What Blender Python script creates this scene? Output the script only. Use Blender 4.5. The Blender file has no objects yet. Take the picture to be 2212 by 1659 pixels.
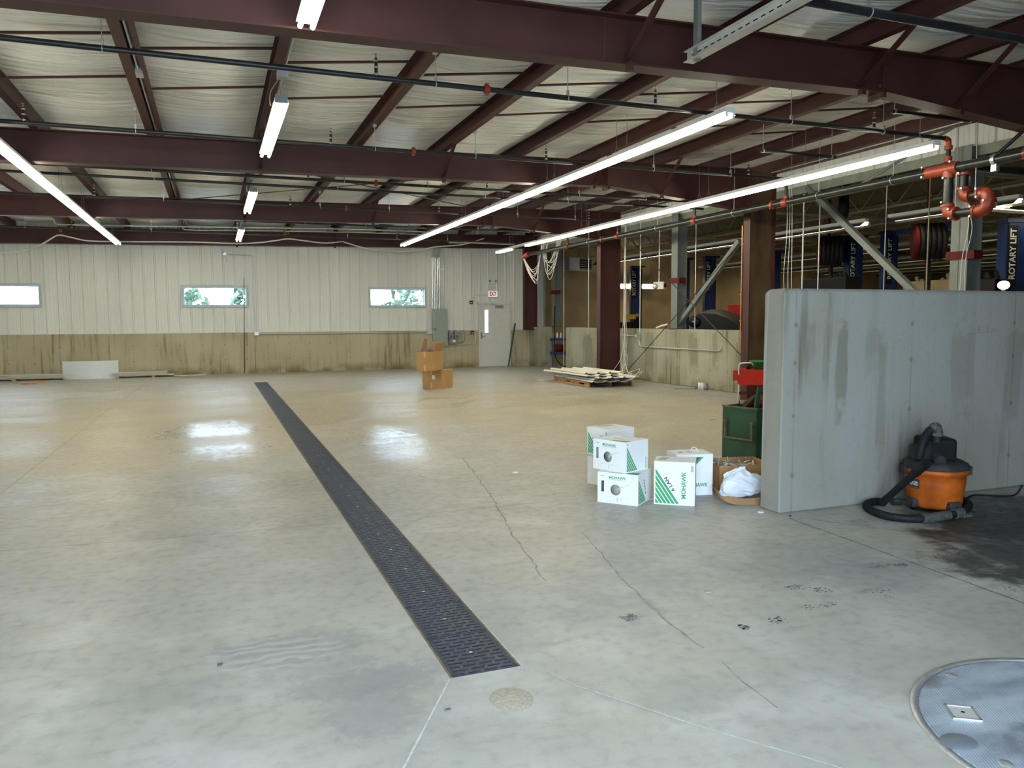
import bpy, bmesh, math, random
from mathutils import Vector, Matrix
random.seed(7)
sc = bpy.context.scene
col = sc.collection
R = math.radians
# ------------------------------------------------------------------ camera
FPX, YAW, PIT, ROLL, CH = 1679.9, .3656, .0823, -.0051, 1.55
_cy, _sy, _cp, _sp = math.cos(YAW), math.sin(YAW), math.cos(PIT), math.sin(PIT)
FW = Vector((_sy*_cp, _cy*_cp, -_sp)); _r = Vector((_cy, -_sy, 0)); _u = _r.cross(FW)
CR = _r*math.cos(ROLL)+_u*math.sin(ROLL); CU = -_r*math.sin(ROLL)+_u*math.cos(ROLL)
cd = bpy.data.cameras.new('camera'); cam = bpy.data.objects.new('camera', cd); col.objects.link(cam)
cam.matrix_world = Matrix(((CR.x, CU.x, -FW.x, 0), (CR.y, CU.y, -FW.y, 0), (CR.z, CU.z, -FW.z, CH), (0, 0, 0, 1)))
cd.sensor_width = 36; cd.lens = FPX/2212*36; cd.clip_end = 300; cd.clip_start = .02
sc.camera = cam
def at(x, y, plane, val):                      # where a pixel of the photograph meets a plane of the building
    d = FW+CR*((x-1106)/FPX)-CU*((y-829.5)/FPX); i = 'xyz'.index(plane)
    o = Vector((0, 0, CH)); return o+d*((val-o[i])/d[i])
def fl(x, y): return at(x, y, 'z', 0)
# ------------------------------------------------------------------ world, exposure
w = bpy.data.worlds.new('overcast_sky'); sc.world = w; w.use_nodes = True
nt = w.node_tree; bg = nt.nodes['Background']
bg.inputs[0].default_value = (.64, .81, 1, 1); bg.inputs[1].default_value = 14.5
TUBE = 34.0
LAMPCOL = (1, .955, .775, 1)
vs = sc.view_settings; vs.view_transform = 'Standard'; vs.look = 'None'; vs.gamma = 1; vs.use_curve_mapping = False
vs.exposure = 0.0
def portal(loc, rot, sx, sy):
    l = bpy.data.lights.new('daylight_portal', 'AREA'); l.shape = 'RECTANGLE'; l.size = sx; l.size_y = sy; l.cycles.is_portal = True
    o = bpy.data.objects.new('daylight_portal', l); col.objects.link(o); o.location = loc; o.rotation_euler = rot
DOOR_X0, DOOR_X1, DOOR_Z, NEAR_Y = -2.8, 2.9, 3.3, -.9
portal(((DOOR_X0+DOOR_X1)/2, NEAR_Y-.1, DOOR_Z/2), (R(90), 0, 0), DOOR_X1-DOOR_X0, DOOR_Z)
# ------------------------------------------------------------------ materials
def _nodes(name):
    m = bpy.data.materials.new(name); m.use_nodes = True
    return m, m.node_tree, m.node_tree.nodes['Principled BSDF']
def N(t, k, **kw):
    n = t.nodes.new(k)
    for a, b in kw.items(): setattr(n, a, b)
    return n
def pm(name, c, rough=.6, metal=0, var=.12, scale=6, bump=0, bscale=None, stretch=(1, 1, 1), spec=.5, rvar=0, c2=None):
    m, t, b = _nodes(name)
    tc = N(t, 'ShaderNodeTexCoord'); mp = N(t, 'ShaderNodeMapping'); mp.inputs['Scale'].default_value = stretch
    t.links.new(tc.outputs['Object'], mp.inputs[0])
    n = N(t, 'ShaderNodeTexNoise'); n.inputs['Scale'].default_value = scale; n.inputs['Detail'].default_value = 5
    t.links.new(mp.outputs[0], n.inputs[0])
    cr = N(t, 'ShaderNodeValToRGB')
    a = [max(0, x*(1-var)) for x in c]; d = [min(1, x*(1+var)) for x in (c2 or c)]
    cr.color_ramp.elements[0].color = (*a, 1); cr.color_ramp.elements[1].color = (*d, 1)
    cr.color_ramp.elements[0].position = .3; cr.color_ramp.elements[1].position = .7
    t.links.new(n.outputs[0], cr.inputs[0]); t.links.new(cr.outputs[0], b.inputs['Base Color'])
    b.inputs['Roughness'].default_value = rough; b.inputs['Metallic'].default_value = metal
    b.inputs['Specular IOR Level'].default_value = spec
    if rvar:
        mr = N(t, 'ShaderNodeMapRange'); mr.inputs[3].default_value = rough-rvar; mr.inputs[4].default_value = rough+rvar
        t.links.new(n.outputs[0], mr.inputs[0]); t.links.new(mr.outputs[0], b.inputs['Roughness'])
    if bump:
        n2 = N(t, 'ShaderNodeTexNoise'); n2.inputs['Scale'].default_value = bscale or scale*4; n2.inputs['Detail'].default_value = 4
        t.links.new(mp.outputs[0], n2.inputs[0])
        bp = N(t, 'ShaderNodeBump'); bp.inputs['Strength'].default_value = bump; bp.inputs['Distance'].default_value = .02
        t.links.new(n2.outputs[0], bp.inputs['Height']); t.links.new(bp.outputs[0], b.inputs['Normal'])
    return m
def em(name, c, s):
    m, t, b = _nodes(name); b.inputs['Base Color'].default_value = c
    b.inputs['Emission Color'].default_value = c; b.inputs['Emission Strength'].default_value = s; return m
def math_(t, op, a, b=None, c=None):
    n = N(t, 'ShaderNodeMath', operation=op)
    for i, v in enumerate((a, b, c)):
        if v is None: continue
        if isinstance(v, (int, float)): n.inputs[i].default_value = v
        else: t.links.new(v, n.inputs[i])
    return n.outputs[0]
def mixc(t, f, a, b, mode='MIX'):
    n = N(t, 'ShaderNodeMix', data_type='RGBA', blend_type=mode)
    if isinstance(f, (int, float)): n.inputs[0].default_value = f
    else: t.links.new(f, n.inputs[0])
    for i, v in ((6, a), (7, b)):
        if isinstance(v, tuple): n.inputs[i].default_value = (*v, 1)
        else: t.links.new(v, n.inputs[i])
    return n.outputs[2]
def noise(t, vec, scale, detail=4, stretch=None, loc=None, rough=.5):
    if stretch or loc:
        mp = N(t, 'ShaderNodeMapping'); t.links.new(vec, mp.inputs[0])
        if stretch: mp.inputs['Scale'].default_value = stretch
        if loc: mp.inputs['Location'].default_value = loc
        vec = mp.outputs[0]
    n = N(t, 'ShaderNodeTexNoise'); n.inputs['Scale'].default_value = scale; n.inputs['Detail'].default_value = detail
    n.inputs['Roughness'].default_value = rough
    t.links.new(vec, n.inputs[0]); return n.outputs[0]
def ramp(t, v, p0, p1, a=0., b=1.):
    n = N(t, 'ShaderNodeMapRange', interpolation_type='SMOOTHSTEP')
    t.links.new(v, n.inputs[0])
    for i, q in enumerate((p0, p1, a, b)): n.inputs[i+1].default_value = q
    return n.outputs[0]
def concrete_floor():
    m, t, b = _nodes('sealed_concrete_floor'); g = N(t, 'ShaderNodeNewGeometry').outputs['Position']
    sep = N(t, 'ShaderNodeSeparateXYZ'); t.links.new(g, sep.inputs[0]); X, Y = sep.outputs[0], sep.outputs[1]
    n1 = noise(t, g, .55, 5, (.6, 1.3, 1)); n2 = noise(t, g, 2.3, 6); n3 = noise(t, g, 14, 5); n4 = noise(t, g, 130, 2)
    c = mixc(t, ramp(t, n1, .3, .7), (.285, .275, .235), (.375, .362, .315))
    c = mixc(t, ramp(t, n2, .45, .72, 0, .55), c, (.45, .44, .40))
    c = mixc(t, ramp(t, n3, .48, .75, 0, .38), c, (.21, .205, .185))
    c = mixc(t, ramp(t, noise(t, g, 5.5, 6, (.5, 1.8, 1), (3, 1, 0), .7), .5, .72, 0, .45), c, (.235, .225, .20))
    c = mixc(t, ramp(t, noise(t, g, 1.3, 6, (1, 1, 1), (8, 2, 0), .7), .52, .7, 0, .4), c, (.47, .46, .43))
    c = mixc(t, ramp(t, n4, .62, .75, 0, .35), c, (.5, .5, .49))
    # swirls of dirty dried mop water and tyre dust in front of the grate
    def blot(px_, py_, rx, ry, dark, amt, sc_=1.6, ang=0):
        p = fl(px_, py_)
        dx = math_(t, 'SUBTRACT', X, p.x); dy = math_(t, 'SUBTRACT', Y, p.y)
        ca, sa = math.cos(ang), math.sin(ang)
        ex = math_(t, 'DIVIDE', math_(t, 'ADD', math_(t, 'MULTIPLY', dx, ca), math_(t, 'MULTIPLY', dy, sa)), rx)
        ey = math_(t, 'DIVIDE', math_(t, 'SUBTRACT', math_(t, 'MULTIPLY', dy, ca), math_(t, 'MULTIPLY', dx, sa)), ry)
        d = math_(t, 'ADD', math_(t, 'MULTIPLY', ex, ex), math_(t, 'MULTIPLY', ey, ey))
        nn = noise(t, g, sc_*3, 5, loc=(px_*.01, py_*.013, 0), rough=.65)
        d = math_(t, 'ADD', d, math_(t, 'MULTIPLY', math_(t, 'SUBTRACT', nn, .5), 2.6))
        return ramp(t, d, 1.1, .3, 0, amt)
    for a in ((620, 1400, .42, .22, 1, .42), (800, 1470, .42, .16, 1, .42, 5), (800, 1540, .22, .26, 1, .34, 6), (690, 1440, .3, .12, 1, .3, 4), (1350, 1255, .5, .45, 1, .35), (1460, 1230, .5, .6, 1, .25),
              (1330, 1330, .35, .4, 1, .3, 2), (400, 1500, .5, .16, 1, .25, 2, -.2), (1480, 1500, .25, .2, 1, .3, 2.5), (1060, 1330, .2, .6, 1, .2),
              (1700, 1210, .7, .5, 1, .3), (1900, 1240, .5, .35, 1, .3, 3)):
        c = mixc(t, blot(*a), c, (.155, .165, .185))
    for a in ((2230, 1120, 1.35, .85, 1, .97, .8), (2250, 1200, .9, .55, 1, .9, 1.2)):   # oil-dark wet slab plus wall shadow painted in beside the vacuum
        c = mixc(t, blot(*a), c, (.022, .023, .022))
    for a in ((1430, 905, 4, 4, 1, .55, .5), (640, 880, 7, 4, 1, .55, .5), (100, 960, 4, 3, 1, .5, .5)): c = mixc(t, blot(*a), c, (.335, .285, .175))
    # curved tyre ribs
    wv = N(t, 'ShaderNodeTexWave', wave_type='RINGS'); wv.inputs['Scale'].default_value = 4.5; wv.inputs['Distortion'].default_value = 9; wv.inputs['Detail'].default_value = 2
    p = fl(560, 1640); mp = N(t, 'ShaderNodeMapping'); mp.inputs['Location'].default_value = (-p.x, -p.y, 0); t.links.new(g, mp.inputs[0]); t.links.new(mp.outputs[0], wv.inputs[0])
    c = mixc(t, math_(t, 'MULTIPLY', blot(600, 1410, .36, .22, 1, .42), ramp(t, wv.outputs[1], .35, .8)), c, (.42, .43, .43))
    t.links.new(c, b.inputs['Base Color'])
    r = math_(t, 'ADD', ramp(t, n1, .35, .65, .36, .52), ramp(t, n3, .3, .7, -.05, .07))
    # burnished patches which mirror the windows
    gl = math_(t, 'MAXIMUM', blot(470, 945, .9, 2.3, 1, .17, 2.6), blot(850, 960, .55, 2.3, 1, .17, 2.6))
    t.links.new(math_(t, 'SUBTRACT', r, gl), b.inputs['Roughness'])
    b.inputs['Specular IOR Level'].default_value = .45
    bp = N(t, 'ShaderNodeBump'); bp.inputs['Strength'].default_value = .12; bp.inputs['Distance'].default_value = .01
    t.links.new(math_(t, 'ADD', noise(t, g, 9, 5), math_(t, 'MULTIPLY', noise(t, g, 2, 2), 1.5)), bp.inputs['Height']); t.links.new(bp.outputs[0], b.inputs['Normal'])
    return m
def concrete_wall(name, base, dark, axis=0, tie=.61, zt=(.42, .86), streak=.55, light=None, soil=0., stains=()):
    m, t, b = _nodes(name); g = N(t, 'ShaderNodeNewGeometry').outputs['Position']
    sep = N(t, 'ShaderNodeSeparateXYZ'); t.links.new(g, sep.inputs[0]); S = sep.outputs[axis]; Z = sep.outputs[2]
    st = (9, 9, .55)
    s1 = noise(t, g, 1.0, 5, st, rough=.6); s2 = noise(t, g, .8, 4, (1, 1, .8), loc=(4, 7, 1)); s3 = noise(t, g, 22, 4)
    c = mixc(t, ramp(t, s2, .3, .7), base, light or tuple(min(1, v*1.25) for v in base))
    f = math_(t, 'MULTIPLY', ramp(t, s1, .5, .68), ramp(t, s2, .62, .38, .15, 1))
    c = mixc(t, math_(t, 'MULTIPLY', f, streak), c, dark)
    c = mixc(t, ramp(t, s3, .55, .8, 0, .2), c, dark)
    if soil: c = mixc(t, math_(t, 'MULTIPLY', ramp(t, Z, .32, 0, 0, 1), ramp(t, noise(t, g, 2.2, 5, loc=(9, 3, 2)), .38, .66, 0, soil)), c, (.17, .12, .045))
    for (xc, hw, z0, z1, am) in stains:
        nz = math_(t, 'SUBTRACT', noise(t, g, 2.2, 5, (7, 7, .6), (xc, 0, 3)), .5); nz2 = math_(t, 'SUBTRACT', noise(t, g, 5, 5, (2, 2, 1.6), (xc*3, 0, 3)), .5)
        fx = ramp(t, math_(t, 'ADD', math_(t, 'DIVIDE', math_(t, 'ABSOLUTE', math_(t, 'SUBTRACT', S, xc)), hw), math_(t, 'MULTIPLY', nz, 2.4)), 1.15, .55)
        fz = math_(t, 'MULTIPLY', ramp(t, math_(t, 'ADD', Z, math_(t, 'MULTIPLY', nz2, .8)), z0-.12, z0+.25), ramp(t, math_(t, 'ADD', Z, math_(t, 'MULTIPLY', nz2, .5)), z1+.06, z1-.06))
        c = mixc(t, math_(t, 'MULTIPLY', math_(t, 'MULTIPLY', fx, fz), am*.62), c, dark)
    fr = math_(t, 'FRACT', math_(t, 'DIVIDE', S, tie)); dd = math_(t, 'MULTIPLY', math_(t, 'ABSOLUTE', math_(t, 'SUBTRACT', fr, .5)), tie)
    seam = ramp(t, dd, .004, .011, .45, 0); sv = noise(t, g, 1.7, 3, loc=(2, 2, 9))
    c = mixc(t, math_(t, 'MULTIPLY', seam, ramp(t, sv, .4, .6)), c, dark)
    for z in zt:
        dz = math_(t, 'ABSOLUTE', math_(t, 'SUBTRACT', Z, z)); d = math_(t, 'SQRT', math_(t, 'ADD', math_(t, 'MULTIPLY', dz, dz), math_(t, 'MULTIPLY', dd, dd)))
        c = mixc(t, ramp(t, math_(t, 'ADD', d, math_(t, 'MULTIPLY', s3, .03)), .026, .042, .5, 0), c, tuple(v*.7 for v in dark))
    t.links.new(c, b.inputs['Base Color']); b.inputs['Roughness'].default_value = .85; b.inputs['Specular IOR Level'].default_value = .25
    bp = N(t, 'ShaderNodeBump'); bp.inputs['Strength'].default_value = .3; bp.inputs['Distance'].default_value = .01
    t.links.new(s3, bp.inputs['Height']); t.links.new(bp.outputs[0], b.inputs['Normal'])
    return m
def vinyl():
    m, t, b = _nodes('white_vinyl_insulation_facing'); g = N(t, 'ShaderNodeNewGeometry').outputs['Position']
    n1 = noise(t, g, 1.2, 3, (.35, 5.5, 1)); n2 = noise(t, g, 3.5, 3, (.5, 6, 1)); n3 = noise(t, g, 1.1, 2)
    c = mixc(t, ramp(t, n3, .35, .65), (.66, .66, .62), (.78, .78, .74)); t.links.new(c, b.inputs['Base Color'])
    b.inputs['Roughness'].default_value = .36; b.inputs['Specular IOR Level'].default_value = .65
    bp = N(t, 'ShaderNodeBump'); bp.inputs['Strength'].default_value = .9; bp.inputs['Distance'].default_value = .10
    t.links.new(math_(t, 'ADD', math_(t, 'MULTIPLY', n1, 1.3), math_(t, 'MULTIPLY', n2, .35)), bp.inputs['Height']); t.links.new(bp.outputs[0], b.inputs['Normal'])
    return m
M = dict(
    floor=concrete_floor(),
    conc=concrete_wall('board_stained_concrete', (.36, .325, .225), (.16, .13, .065), 0, soil=.9, streak=.85),
    conc2=concrete_wall('grey_concrete_wall', (.25, .24, .175), (.105, .10, .06), 1, soil=.9, streak=1.0, light=(.36, .35, .28), stains=[(16.9, .30, .2, 1.2, .8), (15.0, .2, .4, 1.2, .8), (13.3, .25, .1, 1.1, .7), (20.3, .35, .1, 1.1, .7), (14.2, .12, .5, 1.25, .7), (12.7, .1, .6, 1.25, .6), (23.9, .2, .1, 1.2, .6)]),
    conc3=concrete_wall('grey_concrete_partition', (.24, .227, .182), (.13, .122, .078), 0, 1.22, (.3, .78, 1.2, 1.5), 1.0, (.30, .295, .265), stains=[(at(1818, 800, 'y', 4.917).x, .075, .75, 1.50, .9), (at(1785, 800, 'y', 4.917).x, .04, .9, 1.45, .45), (at(1905, 800, 'y', 4.917).x, .06, .35, 1.35, .55), (at(1890, 700, 'y', 4.917).x, .10, 1.1, 1.45, .4), (at(2080, 760, 'y', 4.917).x, .14, .7, 1.45, .5), (at(2190, 740, 'y', 4.917).x, .14, .6, 1.4, .5), (at(1745, 700, 'y', 4.917).x, .10, 1.15, 1.5, .5)]),
    vinyl=vinyl(),
    siding=pm('cream_ribbed_steel', (.68, .68, .63), .42, var=.05, scale=1.5, stretch=(1, 1, .2)),
    iron=pm('red_oxide_primed_steel', (.054, .018, .016), .52, var=.2, scale=2.2, spec=.32, rvar=.06),
    iron2=pm('worn_red_oxide_steel', (.050, .022, .015), .6, var=.3, scale=2.6, spec=.3, stretch=(1, 1, .5), c2=(.10, .062, .028)),
    rod=pm('dark_red_rod', (.05, .018, .016), .5),
    wframe=pm('pale_blue_grey_window_frame', (.42, .47, .49), .45, var=.04),
    white=pm('white_enamel', (.78, .78, .76), .4, var=.03), offwhite=pm('off_white_trim', (.66, .68, .66), .45, var=.04),
    doorw=pm('pale_grey_door_paint', (.60, .61, .57), .45, var=.04),
    black=pm('black_steel_pipe', (.013, .014, .016), .38, var=.3, scale=9, spec=.4), blackm=pm('matt_black_plastic', (.007, .007, .008), .65, var=.3, spec=.2),
    greenb=pm('dark_green_black_pipe', (.014, .019, .016), .34, var=.25, spec=.45),
    galv=pm('galvanised_steel', (.55, .56, .56), .35, .8, var=.12, scale=30), galvb=pm('bright_steel_conduit', (.66, .66, .62), .22, 1, var=.05), galvp=pm('pale_conduit', (.60, .60, .56), .35, .5, var=.06),
    coup=pm('orange_red_fitting', (.26, .034, .012), .42, var=.2, scale=14), brass=pm('brass', (.5, .36, .12), .35, .9),
    grate=pm('blue_black_cast_iron', (.014, .023, .040), .46, .1, var=.35, scale=12, bump=.3, spec=.55, rvar=.1), gframe=pm('rusty_grate_rib', (.13, .095, .06), .7, var=.4, scale=30),
    void=pm('dark_void', (.004, .004, .004), .9), joint=pm('dark_joint', (.235, .23, .21), .8, var=.3, scale=20), jointl=pm('pale_chalk_line', (.46, .47, .47), .8, var=.2, scale=30),
    greyp=pm('grey_painted_steel', (.155, .17, .155), .5, var=.1), greyg=pm('grey_green_electrical_enamel', (.27, .30, .27), .45, var=.05), greyd=pm('mid_grey_box', (.20, .21, .21), .5, var=.08),
    red=pm('bright_red_enamel', (.40, .014, .004), .55, var=.12, spec=.25), redd=pm('deep_red_enamel', (.085, .006, .004), .6, var=.15, spec=.2), redtext=pm('exit_sign_red', (.55, .02, .015), .5, var=.02),
    green=pm('worn_green_enamel', (.018, .066, .028), .6, var=.3, scale=5, bump=.1), greenp=pm('green_plastic', (.02, .20, .055), .4, var=.1), gprint=pm('green_print', (.055, .33, .14), .6, var=.04),
    kprint=pm('black_print', (.02, .02, .025), .6, var=.05), gyprint=pm('faint_grey_print', (.45, .46, .46), .7, var=.05),
    carton=pm('white_carton', (.80, .81, .80), .65, var=.04, scale=4), cartonc=pm('cream_carton', (.74, .73, .66), .65, var=.04), cartoni=pm('carton_inside', (.10, .10, .11), .8),
    kraft=pm('brown_cardboard', (.40, .225, .085), .75, var=.10, scale=3), kraftd=pm('brown_cardboard_inner', (.34, .20, .09), .8, var=.1), tape=pm('buff_tape', (.52, .36, .16), .4, var=.04),
    orange=pm('orange_plastic_drum', (.34, .068, .007), .5, var=.35, scale=5, spec=.3, c2=(.46, .10, .010)), lid=pm('dusty_charcoal_plastic', (.034, .034, .034), .75, var=.5, scale=9, spec=.2),
    hose=pm('black_hose', (.013, .013, .014), .6, var=.4, scale=14, spec=.25), ducttape=pm('frayed_grey_tape', (.075, .078, .065), .75, var=.5, scale=30, bump=.5),
    bag=pm('white_plastic_bag', (.74, .77, .84), .32, var=.06, bump=.5, bscale=10), wood=pm('raw_timber', (.42, .22, .10), .75, var=.25, scale=8, stretch=(1, 6, 1)),
    panel=pm('ivory_roof_sheet', (.70, .67, .56), .4, var=.05), panelb=pm('bluish_roof_sheet_edge', (.42, .50, .54), .4, var=.05), plastic=pm('translucent_white_sheet', (.68, .71, .72), .35, var=.03),
    blue=pm('blue_lift_enamel', (.008, .024, .10), .4, var=.12), text=pm('white_lettering', (.62, .62, .58), .5, var=.02), tan=pm('tan_stained_wall', (.42, .31, .165), .8, var=.22, scale=1.1),
    shopdk=pm('dark_shop_ceiling', (.13, .11, .07), .8, var=.2, scale=1), shopgr=pm('grey_green_shop_siding', (.22, .24, .20), .6, var=.15), joist=pm('cream_joist_paint', (.30, .25, .15), .6, var=.1),
    refl=pm('aluminium_reflector', (.62, .62, .58), .22, .9, var=.1), rust=pm('copper_pipe', (.50, .24, .10), .4, .7, var=.1), cable=pm('white_cable', (.72, .70, .64), .5, var=.05),
    wire=pm('thin_steel_wire', (.32, .31, .29), .4, .6), tank=pm('black_car_paint', (.006, .006, .006), .45, var=.1, spec=.25), yellow=pm('yellow_band', (.55, .36, .03), .5),
    stain=pm('dark_residue', (.12, .12, .12), .8, var=.3, scale=40), sand=pm('sandy_aggregate', (.37, .33, .25), .9, var=.22, scale=90, bump=.4), plate=pm('galvanised_tread_plate', (.20, .225, .26), .38, .55, var=.35, scale=3, rvar=.12),
    foliage=pm('green_foliage', (.030, .058, .028), .8, var=.5, scale=3), lot=pm('pale_gravel_lot', (.7, .7, .66), .9, var=.1), bark=pm('bark', (.12, .09, .06), .9), pale=pm('pale_blue_print', (.5, .6, .7), .6),
    tube=em('fluorescent_tube', LAMPCOL, TUBE), tubes=em('shop_fluorescent_tube', (1, .90, .66, 1), 20), tubesr=em('reflector_tube', (1, .90, .66, 1), 11), exitface=em('lit_exit_face', (1, .92, .86, 1), .4))
def tread():
    m, t, b = _nodes('cross_ribbed_tread_plate'); g = N(t, 'ShaderNodeNewGeometry').outputs['Position']
    mp = N(t, 'ShaderNodeMapping'); mp.inputs['Rotation'].default_value = (0, 0, R(28)); t.links.new(g, mp.inputs[0])
    wv = N(t, 'ShaderNodeTexWave'); wv.inputs['Scale'].default_value = 28; t.links.new(mp.outputs[0], wv.inputs[0])
    n = noise(t, g, 2.4, 5, (1, 2.5, 1)); c = mixc(t, ramp(t, n, .35, .65), (.20, .23, .27), (.40, .45, .50))
    c = mixc(t, ramp(t, wv.outputs[1], .55, .9, 0, .45), c, (.12, .14, .17))
    c = mixc(t, ramp(t, noise(t, g, 3, 4, loc=(5, 1, 0)), .58, .66, 0, .6), c, (.12, .11, .10))
    t.links.new(c, b.inputs['Base Color']); b.inputs['Roughness'].default_value = .45; b.inputs['Metallic'].default_value = .25
    bp = N(t, 'ShaderNodeBump'); bp.inputs['Strength'].default_value = .4; bp.inputs['Distance'].default_value = .003
    t.links.new(wv.outputs[1], bp.inputs['Height']); t.links.new(bp.outputs[0], b.inputs['Normal']); return m
M['tread'] = tread()
_mg, _t, _b = _nodes('window_glass'); _b.inputs['Transmission Weight'].default_value = 1; _b.inputs['Roughness'].default_value = 0; _b.inputs['IOR'].default_value = 1.01
_n = N(_t, 'ShaderNodeTexNoise'); _t.links.new(mixc(_t, _n.outputs[0], (.93, .96, .97), (.96, .98, 1.)), _b.inputs['Base Color']); M['glass'] = _mg
# ------------------------------------------------------------------ mesh builder
class MB:
    def __init__(s): s.v = []; s.f = []; s.sm = []
    def add(s, vs, fs, smooth=False):
        o = len(s.v); s.v += [tuple(v) for v in vs]; s.f += [tuple(i+o for i in f) for f in fs]; s.sm += [smooth]*len(fs); return s
    def box(s, x0, x1, y0, y1, z0, z1, M_=None):
        vs = [Vector((x, y, z)) for z in (z0, z1) for y in (y0, y1) for x in (x0, x1)]
        if M_ is not None: vs = [M_ @ v for v in vs]
        return s.add(vs, [(0, 2, 3, 1), (4, 5, 7, 6), (0, 1, 5, 4), (2, 6, 7, 3), (0, 4, 6, 2), (1, 3, 7, 5)])
    def bar(s, a, b, w, h, up=(0, 0, 1)):
        a = Vector(a); b = Vector(b); d = (b-a); L = d.length; d.normalize(); u = Vector(up)
        if abs(d.dot(u)) > .99: u = Vector((0, 1, 0))
        x = d.cross(u).normalized(); z = x.cross(d)
        vs = [a+d*k*L+x*i*w/2+z*j*h/2 for k in (0, 1) for j in (-1, 1) for i in (-1, 1)]
        return s.add(vs, [(0, 1, 3, 2), (4, 6, 7, 5), (0, 4, 5, 1), (2, 3, 7, 6), (0, 2, 6, 4), (1, 5, 7, 3)])
    def tube(s, pts, r, n=8, cap=True, rad=None):
        pts = [Vector(p) for p in pts]; m = len(pts); vs = []; up = None
        for i, p in enumerate(pts):
            t = (pts[min(i+1, m-1)]-pts[max(i-1, 0)]).normalized()
            if up is None: up = Vector((0, 0, 1)) if abs(t.z) < .9 else Vector((1, 0, 0))
            x = up.cross(t)
            x = x.normalized() if x.length > 1e-5 else t.orthogonal().normalized()
            y = t.cross(x); up = y; q = rad[i] if rad else r
            vs += [p+x*math.cos(2*math.pi*k/n)*q+y*math.sin(2*math.pi*k/n)*q for k in range(n)]
        fs = [(i*n+k, i*n+(k+1) % n, (i+1)*n+(k+1) % n, (i+1)*n+k) for i in range(m-1) for k in range(n)]
        s.add(vs, fs, True)
        if cap: s.add(vs[:n][::-1], [tuple(range(n))]); s.add(vs[-n:], [tuple(range(n))])
        return s
    def cyl(s, a, b, r, n=12): return s.tube([a, b], r, n)
    def lathe(s, prof, c=(0, 0, 0), n=32, smooth=True, sx=1, sy=1):
        c = Vector(c); vs = [c+Vector((r*math.cos(2*math.pi*k/n)*sx, r*math.sin(2*math.pi*k/n)*sy, z)) for r, z in prof for k in range(n)]
        return s.add(vs, [(i*n+k, i*n+(k+1) % n, (i+1)*n+(k+1) % n, (i+1)*n+k) for i in range(len(prof)-1) for k in range(n)], smooth)
    def prism(s, poly, z0, z1, M_=None):
        n = len(poly); vs = [Vector((x, y, z)) for z in (z0, z1) for x, y in poly]
        if M_ is not None: vs = [M_ @ v for v in vs]
        return s.add(vs, [tuple(range(n))[::-1], tuple(range(n, 2*n))]+[(i, (i+1) % n, n+(i+1) % n, n+i) for i in range(n)])
    def grid(s, P, smooth=True):
        a, b = len(P), len(P[0]); return s.add([p for r in P for p in r], [(i*b+j, i*b+j+1, (i+1)*b+j+1, (i+1)*b+j) for i in range(a-1) for j in range(b-1)], smooth)
    def sphere(s, c, r, n=12, m=8, sc_=(1, 1, 1)):
        c = Vector(c); return s.add([c+Vector((math.sin(math.pi*j/m)*math.cos(2*math.pi*k/n)*r*sc_[0], math.sin(math.pi*j/m)*math.sin(2*math.pi*k/n)*r*sc_[1], math.cos(math.pi*j/m)*r*sc_[2])) for j in range(m+1) for k in range(n)],
                              [(j*n+k, (j+1)*n+k, (j+1)*n+(k+1) % n, j*n+(k+1) % n) for j in range(m) for k in range(n)], True)
    def build(s, name, mat, parent=None, bevel=0, seg=1):
        me = bpy.data.meshes.new(name); me.from_pydata(s.v, [], s.f); me.polygons.foreach_set('use_smooth', s.sm); me.update()
        me.materials.append(M[mat] if isinstance(mat, str) else mat)
        o = bpy.data.objects.new(name, me); col.objects.link(o)
        if parent is not None:
            o.parent = parent
            if parent.get('_w'): o.matrix_parent_inverse = Matrix.Identity(4)
        if bevel:
            b = o.modifiers.new('bevel', 'BEVEL'); b.width = bevel; b.segments = seg; b.limit_method = 'ANGLE'
        return o
def build_multi(name, parts, parent):
    m = MB(); idx = []
    for b, mt in parts: m.add(b.v, b.f); m.sm[-len(b.f):] = b.sm; idx += [mt]*len(b.f)
    mats = []; [mats.append(x) for x in idx if x not in mats]
    o = m.build(name, mats[0], parent); [o.data.materials.append(M[x]) for x in mats[1:]]
    o.data.polygons.foreach_set('material_index', [mats.index(x) for x in idx]); return o
def tag(o, label=None, cat=None, group=None, kind=None):
    if label: o['label'] = label
    if cat: o['category'] = cat
    if group: o['group'] = group
    if kind: o['kind'] = kind
    return o
def empty(name, loc=(0, 0, 0), rz=0, label=None, cat=None, group=None, kind=None):
    o = bpy.data.objects.new(name, None); col.objects.link(o); o.location = loc; o.rotation_euler = (0, 0, rz); o.empty_display_size = .1
    return tag(o, label, cat, group, kind)
def copy_tree(o, parent=None):
    c = o.copy(); col.objects.link(c)
    if parent is not None: c.parent = parent
    for ch in list(o.children): copy_tree(ch, c)
    return c
def struct(name, mb, mat, parent=None, bevel=0):
    o = mb.build(name, mat, parent, bevel)
    if parent is None: o['kind'] = 'structure'
    return o
def bez(pts, n=8):                              # smooth curve through points
    P = [Vector(p) for p in pts]; out = []
    for i in range(len(P)-1):
        a, b, c, d = P[max(i-1, 0)], P[i], P[i+1], P[min(i+2, len(P)-1)]
        for k in range(n):
            t = k/n; out.append(.5*((2*b)+(c-a)*t+(2*a-5*b+4*c-d)*t*t+(3*b-a-3*c+d)*t**3))
    return out+[P[-1]]
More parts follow.
